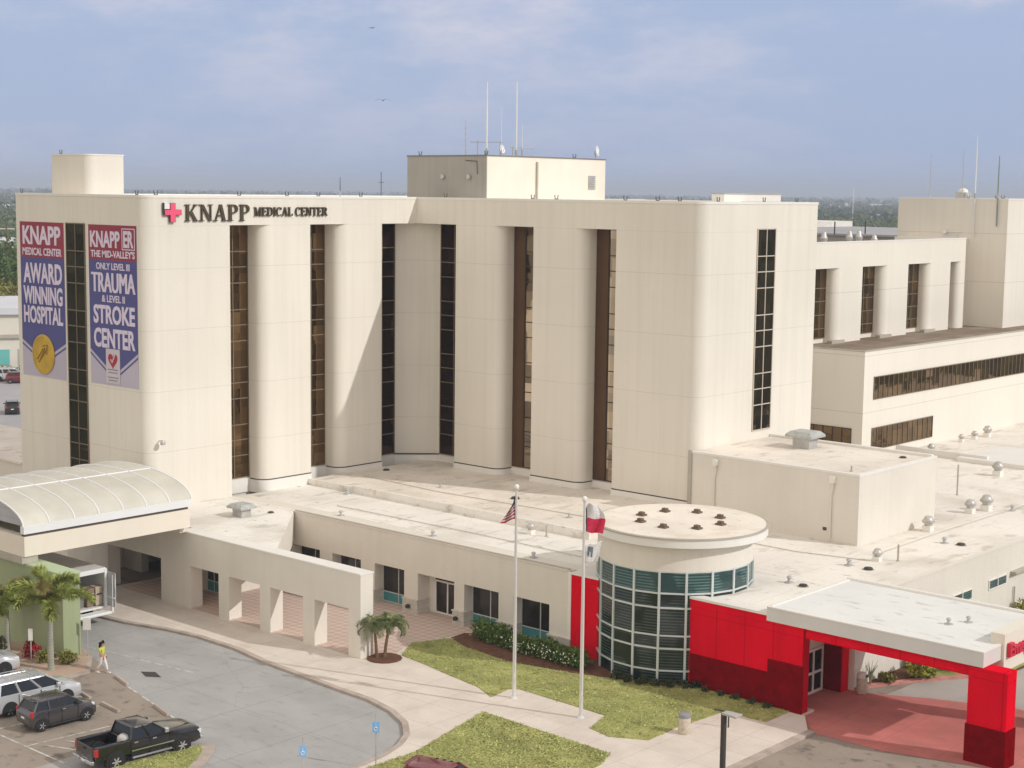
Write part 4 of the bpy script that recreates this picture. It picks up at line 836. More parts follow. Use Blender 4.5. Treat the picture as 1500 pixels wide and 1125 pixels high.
cross_bar('crossbar aerial rack on the plant room between the tall whips', [(-82.9, 88.0, 29.6), (-80.5, 89.0, 29.6)], [(-82.35, 88.23, zp), (-80.7, 88.92, zp)])
cross_bar('lower crossbar aerial rack at the right of the tall whips', [(-81.2, 90.6, 29.28), (-81.2, 93.4, 29.26)], [(-81.2, 91.9, zp), (-81.2, 90.9, zp)])
mast('short faint whip at the right end of the aerial racks', -81.2, 92.0, zp, 2.4, .022); mast('faint thin whip standing between the tall whips', -81.0, 89.4, zp, 3.6, .02)
def dish(label, x, y, z, r=.42, f=(.62, -.6, .3)):
    t = thing('satellite_dish', label, 'satellite dish', (x, y, z))
    f_ = Vector(f).normalized(); c_ = Vector((x, y, z+.75)); a_ = f_.cross(Vector((0, 0, 1))).normalized(); b_ = a_.cross(f_)
    q = MB(); rings = []
    for k in range(6):
        rr = r*k/5; rings.append([tuple(c_+(a_*math.cos(2*math.pi*i/16)+b_*math.sin(2*math.pi*i/16))*max(rr, .005)+f_*(.3*(k/5)**2*r)) for i in range(16)])
    q.loft(rings, cap=False); q.build('reflector', M['white_metal'], t, smooth=60)
    q = MB(); q.tube([(x, y, z-.02), tuple(c_-f_*.12)], .05, 6); q.tube([tuple(c_-b_*r*.9), tuple(c_+f_*r*1.0)], .02, 5); q.build('arm', M['galv'], t); return t
dish('white satellite dish among the aerial racks on the plant room', -81.2, 89.6, zp-.25, .34, (.9, .1, .25)); dish('white satellite dish at the right corner of the plant room', -80.9, 100.6, zp-.1, .42, (.92, .36, .15))
zf = 25.82
mast('thin two tone whip at the left edge of the end tower', -73.9, 144.0, zf, 4.3, .035, None, M['galv']); mast('thin dark whip beside the box on the end tower', -70.5, 144.0, zf, 4.6, .035, None, M['galv'])
mast('tallest white whip clamped to the front of the end tower', -68.9, 143.42, zf, 5.9, .06, None, None, None, 3.6); mast('grey green whip antenna clamped near the lit corner of the end tower', -66.6, 143.42, zf, 4.0, .07, None, mat('grey_green_whip', (.25, .30, .27), .6), None, 2.6)
t = thing('rooftop_unit', 'small grey dome topped cabinet on the end tower roof', 'roof unit', (-70.8, 144.6, zf))
q = MB(); q.box(-71.3, -70.2, 144.2, 145.2, zf-.02, zf+.55); q.build('cabinet', M['galv'], t); q = MB(); q.lathe([(.5, zf+.55), (.42, zf+.8), (.2, zf+.92), (.02, zf+.95)], (-70.75, 144.7, 0), 12); q.build('dome', M['trim'], t, smooth=40)
mast('thin rooftop rod on the tower between the two roof blocks', -88.0, 79.5, ZR-.05, 1.5, .03, None, M['dark_metal'])
t = thing('wall_camera', 'small white security camera on the rounded tower corner', 'camera', (-86, 61.6, 9.4))
q = MB(); q.tube([(-86.1, 61.75, 9.4), (-85.6, 61.7, 9.5)], .05, 6); q.build('bracket', M['trim'], t); q = MB(); q.lathe([(.16, 9.2), (.18, 9.35), (.1, 9.5)], (-85.55, 61.7, 0), 10); q.build('dome', M['galv'], t, smooth=40)
# ================================================================== flagpoles and flags
def flagpole(label, x, y):
    t = thing('flagpole', label, 'flagpole', (x, y, SW), 'flagpoles on the lawn')
    q = MB(); q.tube([(x, y, SW-.02), (x, y, 5), (x, y, 11.0)], [.10, .09, .055], 12); q.build('pole', M['pole'], t, smooth=50)
    q = MB(); q.lathe([(.02, 10.96), (.06, 10.98), (.11, 11.05), (.135, 11.14), (.11, 11.24), (.02, 11.29)], (x, y, 0), 12); q.build('ball', M['trim'], t, smooth=60)
    q = MB(); q.lathe([(.22, SW-.01), (.2, SW+.06), (.12, SW+.12)], (x, y, 0), 12); q.build('base_collar', M['pole'], t)
    q = MB(); q.tube([(x+.09, y-.06, .9), (x+.09, y-.05, 10.9)], .012, 4); q.tube([(x+.06, y-.11, 1.2), (x+.12, y-.11, 1.5)], .02, 4); q.build('halyard', M['trim'], t)
    return t
FP1, FP2 = (-52.46, 59.33), (-48.02, 59.32)
flagpole('tall silver flagpole flying the striped flag, beside the lawn corner', *FP1); flagpole('tall silver flagpole flying two flags, on the concrete pad', *FP2)
m_fr, m_fw, m_fb = mat('flag_red', (.44, .03, .06), .8, var=.1, vscale=3), mat('flag_white', (.66, .62, .62), .8, var=.05, vscale=3), mat('flag_navy', (.05, .045, .10), .8)
m_tr, m_tw = mat('flag_bright_red', (.68, .03, .09), .8, var=.15, vscale=4), mat('flag_bright_white', (.78, .76, .75), .8)
def flag(name, label, x, y, fn, nu, nv, idx, mats, extra=None):
    q = MB(); P_ = [[Vector((x, y, 0))+fn(i/nu, j/nv) for i in range(nu+1)] for j in range(nv+1)]
    for j in range(nv):
        for i in range(nu): q.add([P_[j][i], P_[j][i+1], P_[j+1][i+1], P_[j+1][i]], [(0, 1, 2, 3)], idx((i+.5)/nu, (j+.5)/nv))
    o = q.build(name, mats, None, smooth=60); s = o.modifiers.new('s', 'SOLIDIFY'); s.thickness = .012
    return tag(o, label, 'flag')
rtv = Vector((.746, .666, 0)); bk = Vector((-.666, .746, 0))
def us(u, v):
    L = (.10+.66*v); return -rtv*(.07+u*L)+bk*(.10*math.sin(u*9+v*3)*(.3+v))+Vector((0, 0, 10.72-v*1.22-u*(.28+.22*(1-v))+.05*math.sin(u*8)*v))
flag('striped_flag', 'limp red and white striped flag with dark corner hanging from pole', *FP1, us, 18, 26, lambda u, v: 2 if (v < .40 and u < .75) else (0 if int(v*13) % 2 == 0 else 1), [m_fr, m_fw, m_fb])
def tx(u, v):
    L = .95-.25*abs(v-.55)-.42*max(0, .35-v)*2; return rtv*(.08+u*L)+bk*(.10*math.sin(u*8+v*4))+Vector((0, 0, 10.80-v*1.28+.42*(1-v)*u*(1-.9*u)-.10*u*v+.04*math.sin(u*7+v*2)))
flag('two_band_flag', 'flag with white band over red band flying at the pole top', *FP2, tx, 16, 20, lambda u, v: 2 if u < .09 and v > .1 else (1 if v < .52 else 0), [m_tr, m_tw, m_fb])
def wf(u, v): return rtv*(.08+u*(.80-.2*v))+bk*(.08*math.sin(u*7+v*3))+Vector((0, 0, 8.82-v*.80+.22*u*(1-v)+.03*math.sin(u*9)))
flag('emblem_flag', 'small white flag with a grey square emblem below the other flag', *FP2, wf, 14, 14, lambda u, v: 1 if (abs(u-.32) < .20 and abs(v-.42) < .27 and not (abs(u-.34) < .05 and v > .4)) else 0, [m_tw, mat('emblem_grey', (.22, .25, .31), .8, var=.3, vscale=8)])

# ================================================================== street furniture
def trash(label, x, y, z, h=1.0, r=.30, hood=False):
    t = thing('trash_bin', label, 'trash bin', (x, y, z))
    q = MB(); q.lathe([(r*.92, z-.01), (r, z+.05), (r, z+h*.74), (r*.97, z+h*.76)], (x, y, 0), 18); q.build('body', mat('pebble_bin', (.62, .54, .43), .9, var=.2, vscale=6, grain=.3, gscale=40), t, smooth=40)
    q = MB()
    if hood: q.lathe([(r*.99, z+h*.765), (r*1.0, z+h*.9), (r*.7, z+h), (.02, z+h*1.02)], (x, y, 0), 18); q.build('hood', M['trim'], t, smooth=40); q = MB(); q.box(x-.02, x+r*1.02, y-.12, y+.12, z+h*.80, z+h*.93); q.build('opening', M['reveal'], t)
    else: q.lathe([(r*.99, z+h*.765), (r*.99, z+h*.93), (r*.8, z+h*.97), (.3*r, z+h*.98)], (x, y, 0), 18); q.build('lid', mat('grey_bin_lid', (.27, .27, .28), .6), t, smooth=40)
trash('tan round trash bin with grey lid at the lawn edge', -42.96, 61.0, SW, 1.05); trash('pale trash bin with domed hood by the red side wall', -40.1, 72.95, 0, 1.1, .29, True)
t = thing('street_lamp', 'dark square lamp post with flat head in front of the walk', 'street lamp', (-36.3, 54.4, 0))
q = MB(); q.box(-36.39, -36.21, 54.31, 54.49, 0, 4.30); q.build('post', M['dark_metal'], t)
q = MB(); q.box(-36.36, -36.10, 54.36, 54.44, 4.22, 4.32); q.loft([[(x_, y_, z_) for x_, y_ in ((-36.30, 54.20), (-36.30, 54.60), (-35.55, 54.66), (-35.55, 54.14))] for z_ in (4.27, 4.37)]); q.build('lamp_head', mat('lamp_head_grey', (.42, .40, .37), .5), t, bevel=.02)
q = MB(); q.tube([(-41.9, 63.2, .1), (-41.9, 63.2, .75), (-42.1, 63.05, .95), (-42.5, 62.8, 1.0)], .04, 7); tag(q.build('bent_pipe', M['dark_metal']), 'bent dark pipe standing behind the tan trash bin', 'pipe')
m_sb = mat('sign_blue', (.20, .45, .78), .5)
def acc(label, x, y, z):
    t = thing('parking_sign', label, 'sign', (x, y, z), 'blue accessible parking signs')
    q = MB(); q.tube([(x, y, z), (x, y, z+2.5)], .03, 6); q.build('post', M['galv'], t)
    fx, fy = .66, -.75; a_ = Vector((.75, .66, 0)); n_ = Vector((fx, fy, 0)); c_ = Vector((x, y, z+1.85))
    def pl(w, z0_, z1_, d0, d1): return [[tuple(c_+a_*s+n_*d+Vector((0, 0, zz))) for s, zz in ((-w, z0_), (w, z0_), (w, z1_), (-w, z1_))] for d in (d0, d1)]
    q = MB(); q.loft(pl(.16, -.25, .25, .03, .045)); o = q.build('plate', m_sb, t)
    q = MB(); q.tube([tuple(c_+n_*.055+a_*(.075*math.cos(b))+Vector((0, 0, -.07+.075*math.sin(b)))) for b in [R(d) for d in range(60, 361, 30)]], .016, 4); q.tube([tuple(c_+n_*.055+Vector((0, 0, .10))), tuple(c_+n_*.055+Vector((0, 0, -.02))), tuple(c_+n_*.055+a_*.09+Vector((0, 0, -.03)))], .018, 4); q.lathe([(.01, -.01), (.03, .0), (.01, .01)], tuple(c_+n_*.055+Vector((0, 0, .15))), 8, 'y'); q.build('symbol', M['trim'], o)
acc('blue accessible parking sign on a thin post by the curved kerb', -50.45, 47.7, SW); acc('blue accessible parking sign nearest the bottom edge of the drive', -50.75, 43.65, 0)
def wsign(label, x, y, z, h, w=.22):
    t = thing('notice_sign', label, 'sign', (x, y, z))
    q = MB(); q.tube([(x, y, z-.02), (x, y, z+h)], .035, 6); q.build('post', M['galv'], t)
    a_ = Vector((.75, .66, 0)); n_ = Vector((.66, -.75, 0)); c_ = Vector((x, y, z+h-.32))
    q = MB(); q.loft([[tuple(c_+a_*s+n_*d+Vector((0, 0, zz))) for s, zz in ((-w, -.33), (w, -.33), (w, .33), (-w, .33))] for d in (.04, .055)]); q.build('plate', M['trim'], t)
wsign('white sign plate on a grey post at the green wall corner', -74.35, 48.4, .14, 2.15); wsign('slim white sign post among the red leaved plants', -75.5, 45.6, .14, 1.9, .12)
q = MB(); q.lathe([(.09, 0), (.09, .95), (.06, 1.02), (.01, 1.03)], (-81.25, 54.7, 0), 10); tag(q.build('bollard', M['trim'], smooth=40), 'thin white bollard beside the open truck door', 'bollard')
def stop(label, x, y, a, L=1.75):
    q = MB(); c_, s_ = math.cos(a), math.sin(a)
    prof = [(-.11, .005), (.11, .005), (.075, .15), (-.075, .15)]
    q.loft([[(x+c_*u-s_*d, y+s_*u+c_*d, z) for d, z in prof] for u in (-L/2, -L/2+.05, L/2-.05, L/2)]); o = q.build('wheel_stop', M['curb'], None, bevel=.02); tag(o, label, 'wheel stop', 'concrete wheel stops')
stop('concrete wheel stop near the walking woman', -69.5, 47.3, R(-14)); stop('concrete wheel stop just beyond the pickup bonnet', -64.0, 45.85, R(-14)); stop('concrete wheel stop in front of the silver minivan', -69.0, 44.6, R(-9)); stop('concrete wheel stop in front of the dark hatchback', -66.2, 44.35, R(-6))

# ================================================================== vehicles (built nose towards +x)
m_rub = mat('tyre_rubber', (.022, .021, .02), .85); m_rim = mat('alloy_rim', (.55, .54, .53), .35, metal=.6, var=.08, vscale=5); m_under = mat('black_trim', (.018, .018, .018), .6)
m_chrome = mat('chrome_trim', (.65, .65, .65), .2, metal=.9, var=.02); m_tail = mat('tail_lamp_red', (.45, .015, .02), .3, coat=.5); m_head = mat('head_lamp_glass', (.62, .64, .66), .15, var=.1, coat=.5)
def body_loft(mb, st):
    """st: (x, z_bottom, z_shoulder, half width, half width at shoulder, crown)"""
    rings = []
    for x, zb, zs, w, ws, cr_ in st:
        h = zs-zb
        half = [(w*.90, zb), (w*.97, zb+h*.12), (w, zb+h*.42), (w*.985, zb+h*.72), (ws, zs-.03), (ws-.06, zs), (ws*.55, zs+cr_*.8), (0, zs+cr_)]
        rings.append([(x, y, z) for y, z in half]+[(x, -y, z) for y, z in half[-2::-1]])
    mb.loft(rings); return mb
def wheels(root, xs, tr, rad, wid=.22, nsp=6):
    for x in xs:
        for s in (-1, 1):
            y = s*tr
            q = MB(); q.lathe([(rad*.62, -wid/2), (rad*.95, -wid/2), (rad, -wid/2+.03), (rad, wid/2-.03), (rad*.95, wid/2), (rad*.62, wid/2)], (x, y, rad), 24, 'y'); w_ = q.build('wheel', m_rub, root, local=True, smooth=40)
            q = MB(); e = y+s*(wid/2-.01)
            q.lathe([(rad*.60, -.02), (rad*.66, .0), (rad*.60, .015), (rad*.15, .0)], (x, e-s*.02, rad), 24, 'y'); 
            for k in range(nsp):
                a = 2*math.pi*k/nsp; ca, sa = math.cos(a), math.sin(a)
                q.tube([(x+ca*rad*.1, e+s*.015, rad+sa*rad*.1), (x+ca*rad*.58, e+s*.005, rad+sa*rad*.58)], rad*.09, 5)
            q.lathe([(.01, -.02), (rad*.16, -.02), (rad*.14, .03), (.01, .035)], (x, e, rad), 10, 'y'); q.build('rim', m_rim, w_, local=True, smooth=40)
def arches(root, xs, yw, rad):
    for x in xs:
        for s in (-1, 1):
            q = MB(); pts = [(x+rad*math.cos(a), rad*.88+rad*math.sin(a)) for a in [math.pi*i/16 for i in range(17)]]+[(x-rad, .22), (x+rad, .22)]
            n = len(pts); q.add([(px_, s*(yw-.25), pz) for px_, pz in pts]+[(px_, s*(yw+.006), pz) for px_, pz in pts], [tuple(range(n)), tuple(range(2*n-1, n-1, -1))]+[(i, (i+1) % n, n+(i+1) % n, n+i) for i in range(n)])
            q.build('wheel_arch', m_under, root, local=True)
def cabin(root, bot, top, zb, zt, wb, wt, m_paint, posts, crown=.05, roof_rails=False, roof_m=None):
    """bot/top: (front x, rear x) of the glass at the belt and at the roof"""
    def P_(u, k, s):   # u: 0 front..1 rear, k: 0 belt..1 roof
        x = (bot[0]+(bot[1]-bot[0])*u)*(1-k)+(top[0]+(top[1]-top[0])*u)*k; return (x, s*(wb*(1-k)+wt*k), zb*(1-k)+zt*k)
    def X_(xb, k, s): 
        u = (xb-bot[0])/(bot[1]-bot[0]); return P_(u, k, s)
    g = MB(); n = 6
    rings = [[P_(0, k/n, 1), P_(1, k/n, 1), P_(1, k/n, -1), P_(0, k/n, -1)] for k in range(n+1)]; g.loft(rings); g.build('window_glass', M['glass_car'], root, local=True)
    r_ = MB(); fr_, re = top
    xs = [fr_+.06, fr_-.05, fr_-.3, (fr_+re)/2, re+.3, re+.05, re-.06]; rr = []
    for i, x in enumerate(xs):
        e = (0, .6, 1, 1.15, 1, .6, 0)[i]; w = wt+.015-(.08 if i in (0, 6) else 0)
        rr.append([(x, y, z) for y, z in ((w, zt-.03), (w*.97, zt+.02), (w*.6, zt+.02+crown*e), (0, zt+.02+crown*e*1.15), (-w*.6, zt+.02+crown*e), (-w*.97, zt+.02), (-w, zt-.03))])
    r_.loft(rr); r_.build('roof_panel', roof_m or m_paint, root, local=True, smooth=50)
    p = MB()
    for s in (-1, 1):
        for u, rad in ((0, .045), (1, .055)): p.tube([P_(u, k/4, s) for k in range(5)], rad, 6)
        for xb, rad in posts: p.tube([tuple(Vector(X_(xb, k/3, s))+Vector((0, s*.004, 0))) for k in range(4)], rad, 4)
        p.tube([P_(u/6, 0, s) for u in range(7)], .035, 5)
    p.build('pillar', m_paint, root, local=True, smooth=50)
    if roof_rails:
        q = MB()
        for s in (-1, 1): q.tube([(fr_-.25, s*(wt-.1), zt+.06), (fr_-.35, s*(wt-.1), zt+.13), (re+.4, s*(wt-.1), zt+.13), (re+.3, s*(wt-.1), zt+.06)], .025, 5)
        for x in (fr_-.6, re+.8): q.tube([(x, -wt+.1, zt+.14), (x, wt-.1, zt+.14)], .02, 4)
        q.build('roof_rail', m_chrome, root, local=True)
def small(root, name, m, *boxes, bevel=.015):
    for b in boxes: q = MB(); q.box(*b); q.build(name, m, root, local=True, bevel=bevel)
def seam(root, w, xs, z0, z1):
    q = MB()
    for x in xs:
        for s in (-1, 1): q.box(x-.012, x+.012, s*w-.012, s*w+.006, z0, z1)
    q.build('door_seam', m_under, root, local=True)
# pickup
blk = plain('black_car_paint', (.008, .008, .009), .22, coat=.9)
pk = thing('pickup_truck', 'black crew cab pickup truck parked beside the grass island', 'pickup truck', (-59.55, 41.40, 0), None, R(84.5)); pk.scale = (.94, .94, .94)
q = MB(); body_loft(q, [(2.92, .55, .98, .82, .74, .02), (2.86, .42, 1.06, .92, .84, .04), (2.55, .38, 1.16, .99, .90, .06), (1.5, .38, 1.24, 1.0, .94, .05), (1.1, .38, 1.27, 1.0, .95, .02), (-.95, .38, 1.27, 1.0, .95, .0), (-1.0, .38, 1.27, 1.0, .95, .0)]); q.build('body', blk, pk, local=True, smooth=40)
q = MB()
for s in (-1, 1): a_, b_ = sorted((s*.80, s*.985)); q.box(-2.85, -1.0, a_, b_, .62, 1.26); q.box(-2.88, -1.02, a_-.01 if s < 0 else a_+.0, b_ if s < 0 else b_+.01, 1.26, 1.30)
q.box(-1.12, -1.02, -.8, .8, .7, 1.26); q.box(-2.85, -1.1, -.8, .8, .62, .72); o = q.build('cargo_bed', blk, pk, local=True, bevel=.03)
q = MB(); q.box(-2.80, -1.12, -.79, .79, .722, .735); q.build('bed_liner', m_under, o, local=True)
q = MB(); q.box(-2.92, -2.85, -.80, .80, .66, 1.27); o = q.build('tailgate', blk, pk, local=True, bevel=.02)
q = MB(); q.box(-2.935, -2.92, -.13, .13, 1.06, 1.16); q.build('handle', m_under, o, local=True)
cabin(pk, (1.05, -.98), (.30, -.82), 1.26, 1.80, .93, .76, blk, [(.05, .05), (-.02, .03)], .05)
wheels(pk, (1.80, -1.80), .90, .40, .27); arches(pk, (1.80, -1.80), .985, .50)
small(pk, 'tail_lamp', m_tail, (-2.90, -2.72, .82, 1.0, .85, 1.22), (-2.90, -2.72, -1.0, -.82, .85, 1.22)); small(pk, 'head_lamp', m_head, (2.72, 2.93, .58, .92, .78, .98), (2.72, 2.93, -.92, -.58, .78, .98))
q = MB(); q.box(-3.08, -2.90, -.93, -.30, .48, .66); q.box(-3.08, -2.90, .30, .93, .48, .66); q.box(-3.02, -2.90, -.3, .3, .46, .60); q.build('rear_bumper', m_chrome, pk, local=True, bevel=.03)
small(pk, 'licence_plate', M['trim'], (-3.03, -3.015, -.16, .16, .48, .58)); small(pk, 'front_bumper', m_chrome, (2.86, 3.02, -.95, .95, .45, .62), bevel=.04); small(pk, 'grille', m_chrome, (2.88, 2.96, -.52, .52, .68, .98), bevel=.03)
for s in (-1, 1):
    q = MB(); q.tube([(1.2, s*1.03, .42), (-.95, s*1.03, .42)], .055, 7); q.build('running_board', m_chrome, pk, local=True)
    q = MB(); q.box(.80, 1.02, s*1.02-.10, s*1.02+.10, 1.28, 1.50); q.build('side_mirror', m_chrome if s < 0 else blk, pk, local=True, bevel=.03)
    for x in (.28, -.72): q = MB(); q.box(x-.10, x+.10, s*1.0-.012, s*1.0+.025, 1.10, 1.15); q.build('door_handle', m_chrome, pk, local=True)
    q = MB(); q.box(-.95, 1.35, s*1.0-.01, s*1.0+.012, .72, .77); q.build('side_moulding', m_chrome, pk, local=True)
seam(pk, .995, (1.12, .05, -.96), .45, 1.22)
q = MB(); q.tube([(-.6, .1, 1.84), (-.68, .1, 1.98)], .012, 4); q.build('roof_aerial', m_under, pk, local=True)
t = thing('bed_load', 'pale round bundle lying in the pickup bed behind the cab', 'bundle', (-59.4, 40.6, .72))
q = MB(); q.lathe([(.02, .02), (.25, .08), (.36, .3), (.33, .52), (.2, .62), (.02, .64)], (-59.30, 40.45, .72), 12); q.build('bundle', mat('pale_sack', (.50, .48, .46), .9, var=.2, vscale=5), t, smooth=60)
# hatchback
gry = plain('charcoal_car_paint', (.075, .068, .072), .25, metal=.4, coat=.9)
def hatch(label, loc, rz, paint, name='hatchback_car'):
    h = thing(name, label, 'car', loc, None, rz)
    q = MB(); body_loft(q, [(1.82, .42, .62, .60, .52, .02), (1.74, .28, .74, .72, .64, .05), (1.45, .24, .86, .79, .72, .08), (.95, .22, .96, .80, .75, .06), (.7, .22, 1.0, .80, .76, .02), (-1.3, .22, 1.06, .80, .75, .0), (-1.62, .24, 1.05, .78, .70, .0), (-1.76, .34, .92, .70, .62, .0), (-1.79, .42, .7, .62, .56, .0)]); q.build('body', paint, h, local=True, smooth=40)
    cabin(h, (.98, -1.60), (.28, -1.30), .99, 1.46, .745, .58, paint, [(.02, .035), (-.78, .05)], .045)
    wheels(h, (1.19, -1.19), .70, .30, .18, 5); arches(h, (1.19, -1.19), .80, .37)
    small(h, 'tail_lamp', m_tail, (-1.74, -1.55, .58, .745, .74, 1.06), (-1.74, -1.55, -.745, -.58, .74, 1.06), bevel=.04); small(h, 'head_lamp', m_head, (1.50, 1.70, .50, .70, .68, .82), (1.50, 1.70, -.70, -.50, .68, .82), bevel=.04)
    small(h, 'licence_plate', M['trim'], (-1.80, -1.785, -.16, .16, .62, .72)); small(h, 'spoiler', paint, (-1.52, -1.25, -.52, .52, 1.46, 1.50), bevel=.015)
    for s in (-1, 1):
        q = MB(); q.box(.58, .74, s*.86-.08, s*.86+.08, 1.0, 1.13); q.build('side_mirror', m_under, h, local=True, bevel=.03)
        q = MB(); q.box(-.12, .06, s*.80-.01, s*.80+.02, .88, .92); q.build('door_handle', m_chrome, h, local=True)
    seam(h, .80, (.72, -.15, -.85), .3, .94); small(h, 'sill_trim', m_under, (-.8, .8, -.82, -.78, .20, .27), (-.8, .8, .78, .82, .20, .27)); return h
hatch('dark grey small hatchback parked between minivan and pickup', (-66.3, 41.35, 0), R(87), gry)
# minivan
sil = plain('silver_car_paint', (.58, .585, .60), .28, metal=.35, coat=.8)
def van(label, loc, rz):
    v = thing('minivan', label, 'minivan', loc, None, rz)
    q = MB(); body_loft(q, [(2.52, .42, .66, .74, .66, .02), (2.42, .28, .84, .88, .78, .06), (2.0, .24, .98, .96, .86, .09), (1.45, .22, 1.06, .98, .92, .06), (1.15, .22, 1.10, .98, .93, .02), (-2.2, .22, 1.12, .98, .93, .0), (-2.45, .26, 1.10, .95, .88, .0), (-2.54, .38, .9, .88, .8, .0)]); q.build('body', sil, v, local=True, smooth=40)
    cabin(v, (1.5, -2.40), (.55, -2.12), 1.09, 1.66, .92, .74, sil, [(.22, .05), (-.9, .06), (-2.0, .06)], .06, True)
    wheels(v, (1.55, -1.47), .84, .34, .22, 6); arches(v, (1.55, -1.47), .975, .42)
    small(v, 'tail_lamp', m_tail, (-2.53, -2.36, .72, .93, .8, 1.35), (-2.53, -2.36, -.93, -.72, .8, 1.35), bevel=.04); small(v, 'head_lamp', m_head, (2.12, 2.42, .58, .86, .72, .90), (2.12, 2.42, -.86, -.58, .72, .90), bevel=.05)
    for s in (-1, 1):
        q = MB(); q.box(1.0, 1.2, s*1.04-.10, s*1.04+.10, 1.08, 1.26); q.build('side_mirror', sil, v, local=True, bevel=.03)
        for x in (.35, -.75): q = MB(); q.box(x-.12, x+.08, s*.98-.01, s*.98+.02, .95, .99); q.build('door_handle', m_chrome, v, local=True)
    seam(v, .98, (1.2, .18, -1.0), .3, 1.05); small(v, 'sill_trim', m_under, (-1.0, 1.1, -.99, -.95, .22, .3), (-1.0, 1.1, .95, .99, .22, .3)); small(v, 'grille', m_under, (2.44, 2.53, -.45, .45, .5, .66)); return v
van('silver minivan with roof rails parked beside the dark hatchback', (-69.45, 41.75, 0), R(86)); van('silver car nose cut off by the left edge, beyond the minivan', (-76.0, 42.2, 0), R(80))
mar = plain('maroon_car_paint', (.20, .02, .035), .25, metal=.3, coat=.9)
mh = hatch('maroon car whose roof shows at the bottom by the lawn', (-45.7, 47.3, 0), R(15), mar)
mh.scale = (1.18, 1.15, 1.0)
q = MB()
for k in range(4):
    a = .28-.30*k; q.box(a-.05, a+.05, .44, .54, 1.50, 1.525)
q.build('roof_clip', m_under, mh, local=True)
# box truck with its rear door open
bt = thing('box_truck', 'white box truck with open rear door under the vaulted canopy', 'truck', (-83, 52.4, 0))
m_wt = mat('truck_white', (.74, .72, .69), .5, var=.05, vscale=1)
q = MB(); q.box(-86.2, -80.0, 51.15, 51.22, 1.0, 3.25); q.box(-86.2, -80.0, 53.38, 53.45, 1.0, 3.25); q.box(-86.2, -80.0, 51.15, 53.45, 3.25, 3.36); q.box(-86.25, -86.15, 51.15, 53.45, 1.0, 3.3); q.box(-86.2, -80.0, 51.15, 53.45, .88, 1.0); q.build('cargo_box', m_wt, bt, bevel=.03)
q = MB(); q.box(-80.02, -79.9, 51.12, 51.30, .9, 3.3); q.box(-80.02, -79.9, 53.30, 53.48, .9, 3.3); q.box(-80.02, -79.9, 51.3, 53.3, 3.08, 3.36); q.build('rear_frame', M['white_metal'], bt, bevel=.03)
q = MB(); q.box(-80.0, -79.15, 53.5, 53.56, 1.02, 3.1); o = q.build('rear_door', mat('door_grey', (.50, .49, .50), .5, var=.25, vscale=1.6), bt); 
q = MB(); q.box(-79.98, -79.17, 53.44, 53.5, 1.55, 1.62); q.tube([(-79.3, 53.42, 1.1), (-79.3, 53.42, 3.0)], .025, 5); q.build('door_bar', M['white_metal'], o)
q = MB(); q.box(-80.0, -79.35, 51.2, 53.4, .62, .80); q.build('rear_bumper', M['white_metal'], bt, bevel=.05)
q = MB(); body_loft(q, [(2.1, .5, 1.0, .9, .8, .05), (1.7, .4, 1.2, 1.0, .9, .05), (.6, .4, 1.3, 1.05, 1.0, 0), (-.2, .4, 1.3, 1.05, 1.0, 0)]); q.v = [(-86.2-x, 52.3-y, z) for x, y, z in q.v]; q.build('cab', m_wt, bt, smooth=40)
q = MB(); q.loft([[(-86.2-x, 52.3+y, z) for x, y in ((xf, w), (xf, -w), (-.1, -w), (-.1, w))] for xf, w, z in ((1.1, .95, 1.28), (.5, .85, 2.1))]); q.build('cab_window', M['glass_car'], bt)
for x in (-81.6, -87.2):
    for y in (51.4, 53.2): q = MB(); q.lathe([(.2, -.12), (.40, -.12), (.40, .12), (.2, .12)], (x, y, .40), 18, 'y'); q.build('wheel', m_rub, bt)
for i, (lab, x, y, h) in enumerate((('grey wheeled container at the front of the open truck', -80.7, 51.95, 1.05), ('middle brown container inside the open truck', -80.6, 52.55, 1.15), ('right hand tan container inside the open truck', -80.5, 53.08, 1.2))):
    t = thing('container', lab, 'container', (x, y, 1.0)); q = MB(); q.loft([[(x+s*a, y+u*b, zz) for s, u in ((-1, -1), (1, -1), (1, 1), (-1, 1))] for a, b, zz in ((.26, .2, 1.06), (.32, .25, 1.0+h*.9), (.34, .27, 1.0+h*.92), (.33, .26, 1.0+h))]); q.build('bin', mat('container_%s' % ('grey', 'brown', 'tan')[i], ((.20, .19, .18), (.26, .19, .13), (.45, .37, .28))[i], .7), t)
    q = MB(); q.box(x+.30, x+.36, y-.15, y+.15, 1.0+h*.6, 1.0+h*.66); q.build('handle', m_under, t)

# ================================================================== person
def skin(name, verts, edges, rad, m, parent, sub=2):
    me = bpy.data.meshes.new(name); me.from_pydata(verts, edges, []); o = bpy.data.objects.new(name, me); COL.objects.link(o)
    sk = o.modifiers.new('s', 'SKIN'); 
    for i, r_ in enumerate(rad): me.skin_vertices[0].data[i].radius = (r_, r_) if not isinstance(r_, tuple) else r_
    me.skin_vertices[0].data[0].use_root = True
    ss = o.modifiers.new('u', 'SUBSURF'); ss.levels = sub; ss.render_levels = sub
    dg = bpy.context.evaluated_depsgraph_get(); m2 = bpy.data.meshes.new_from_object(o.evaluated_get(dg)); bpy.data.objects.remove(o)
    v = [tuple(q.co) for q in m2.vertices]; f = [tuple(p.vertices) for p in m2.polygons]; bpy.data.meshes.remove(m2); return v, f
pr = thing('person', 'woman with long black hair walking in lime shirt and white trousers', 'person', (-71.6, 47.5, 0), None, R(20))
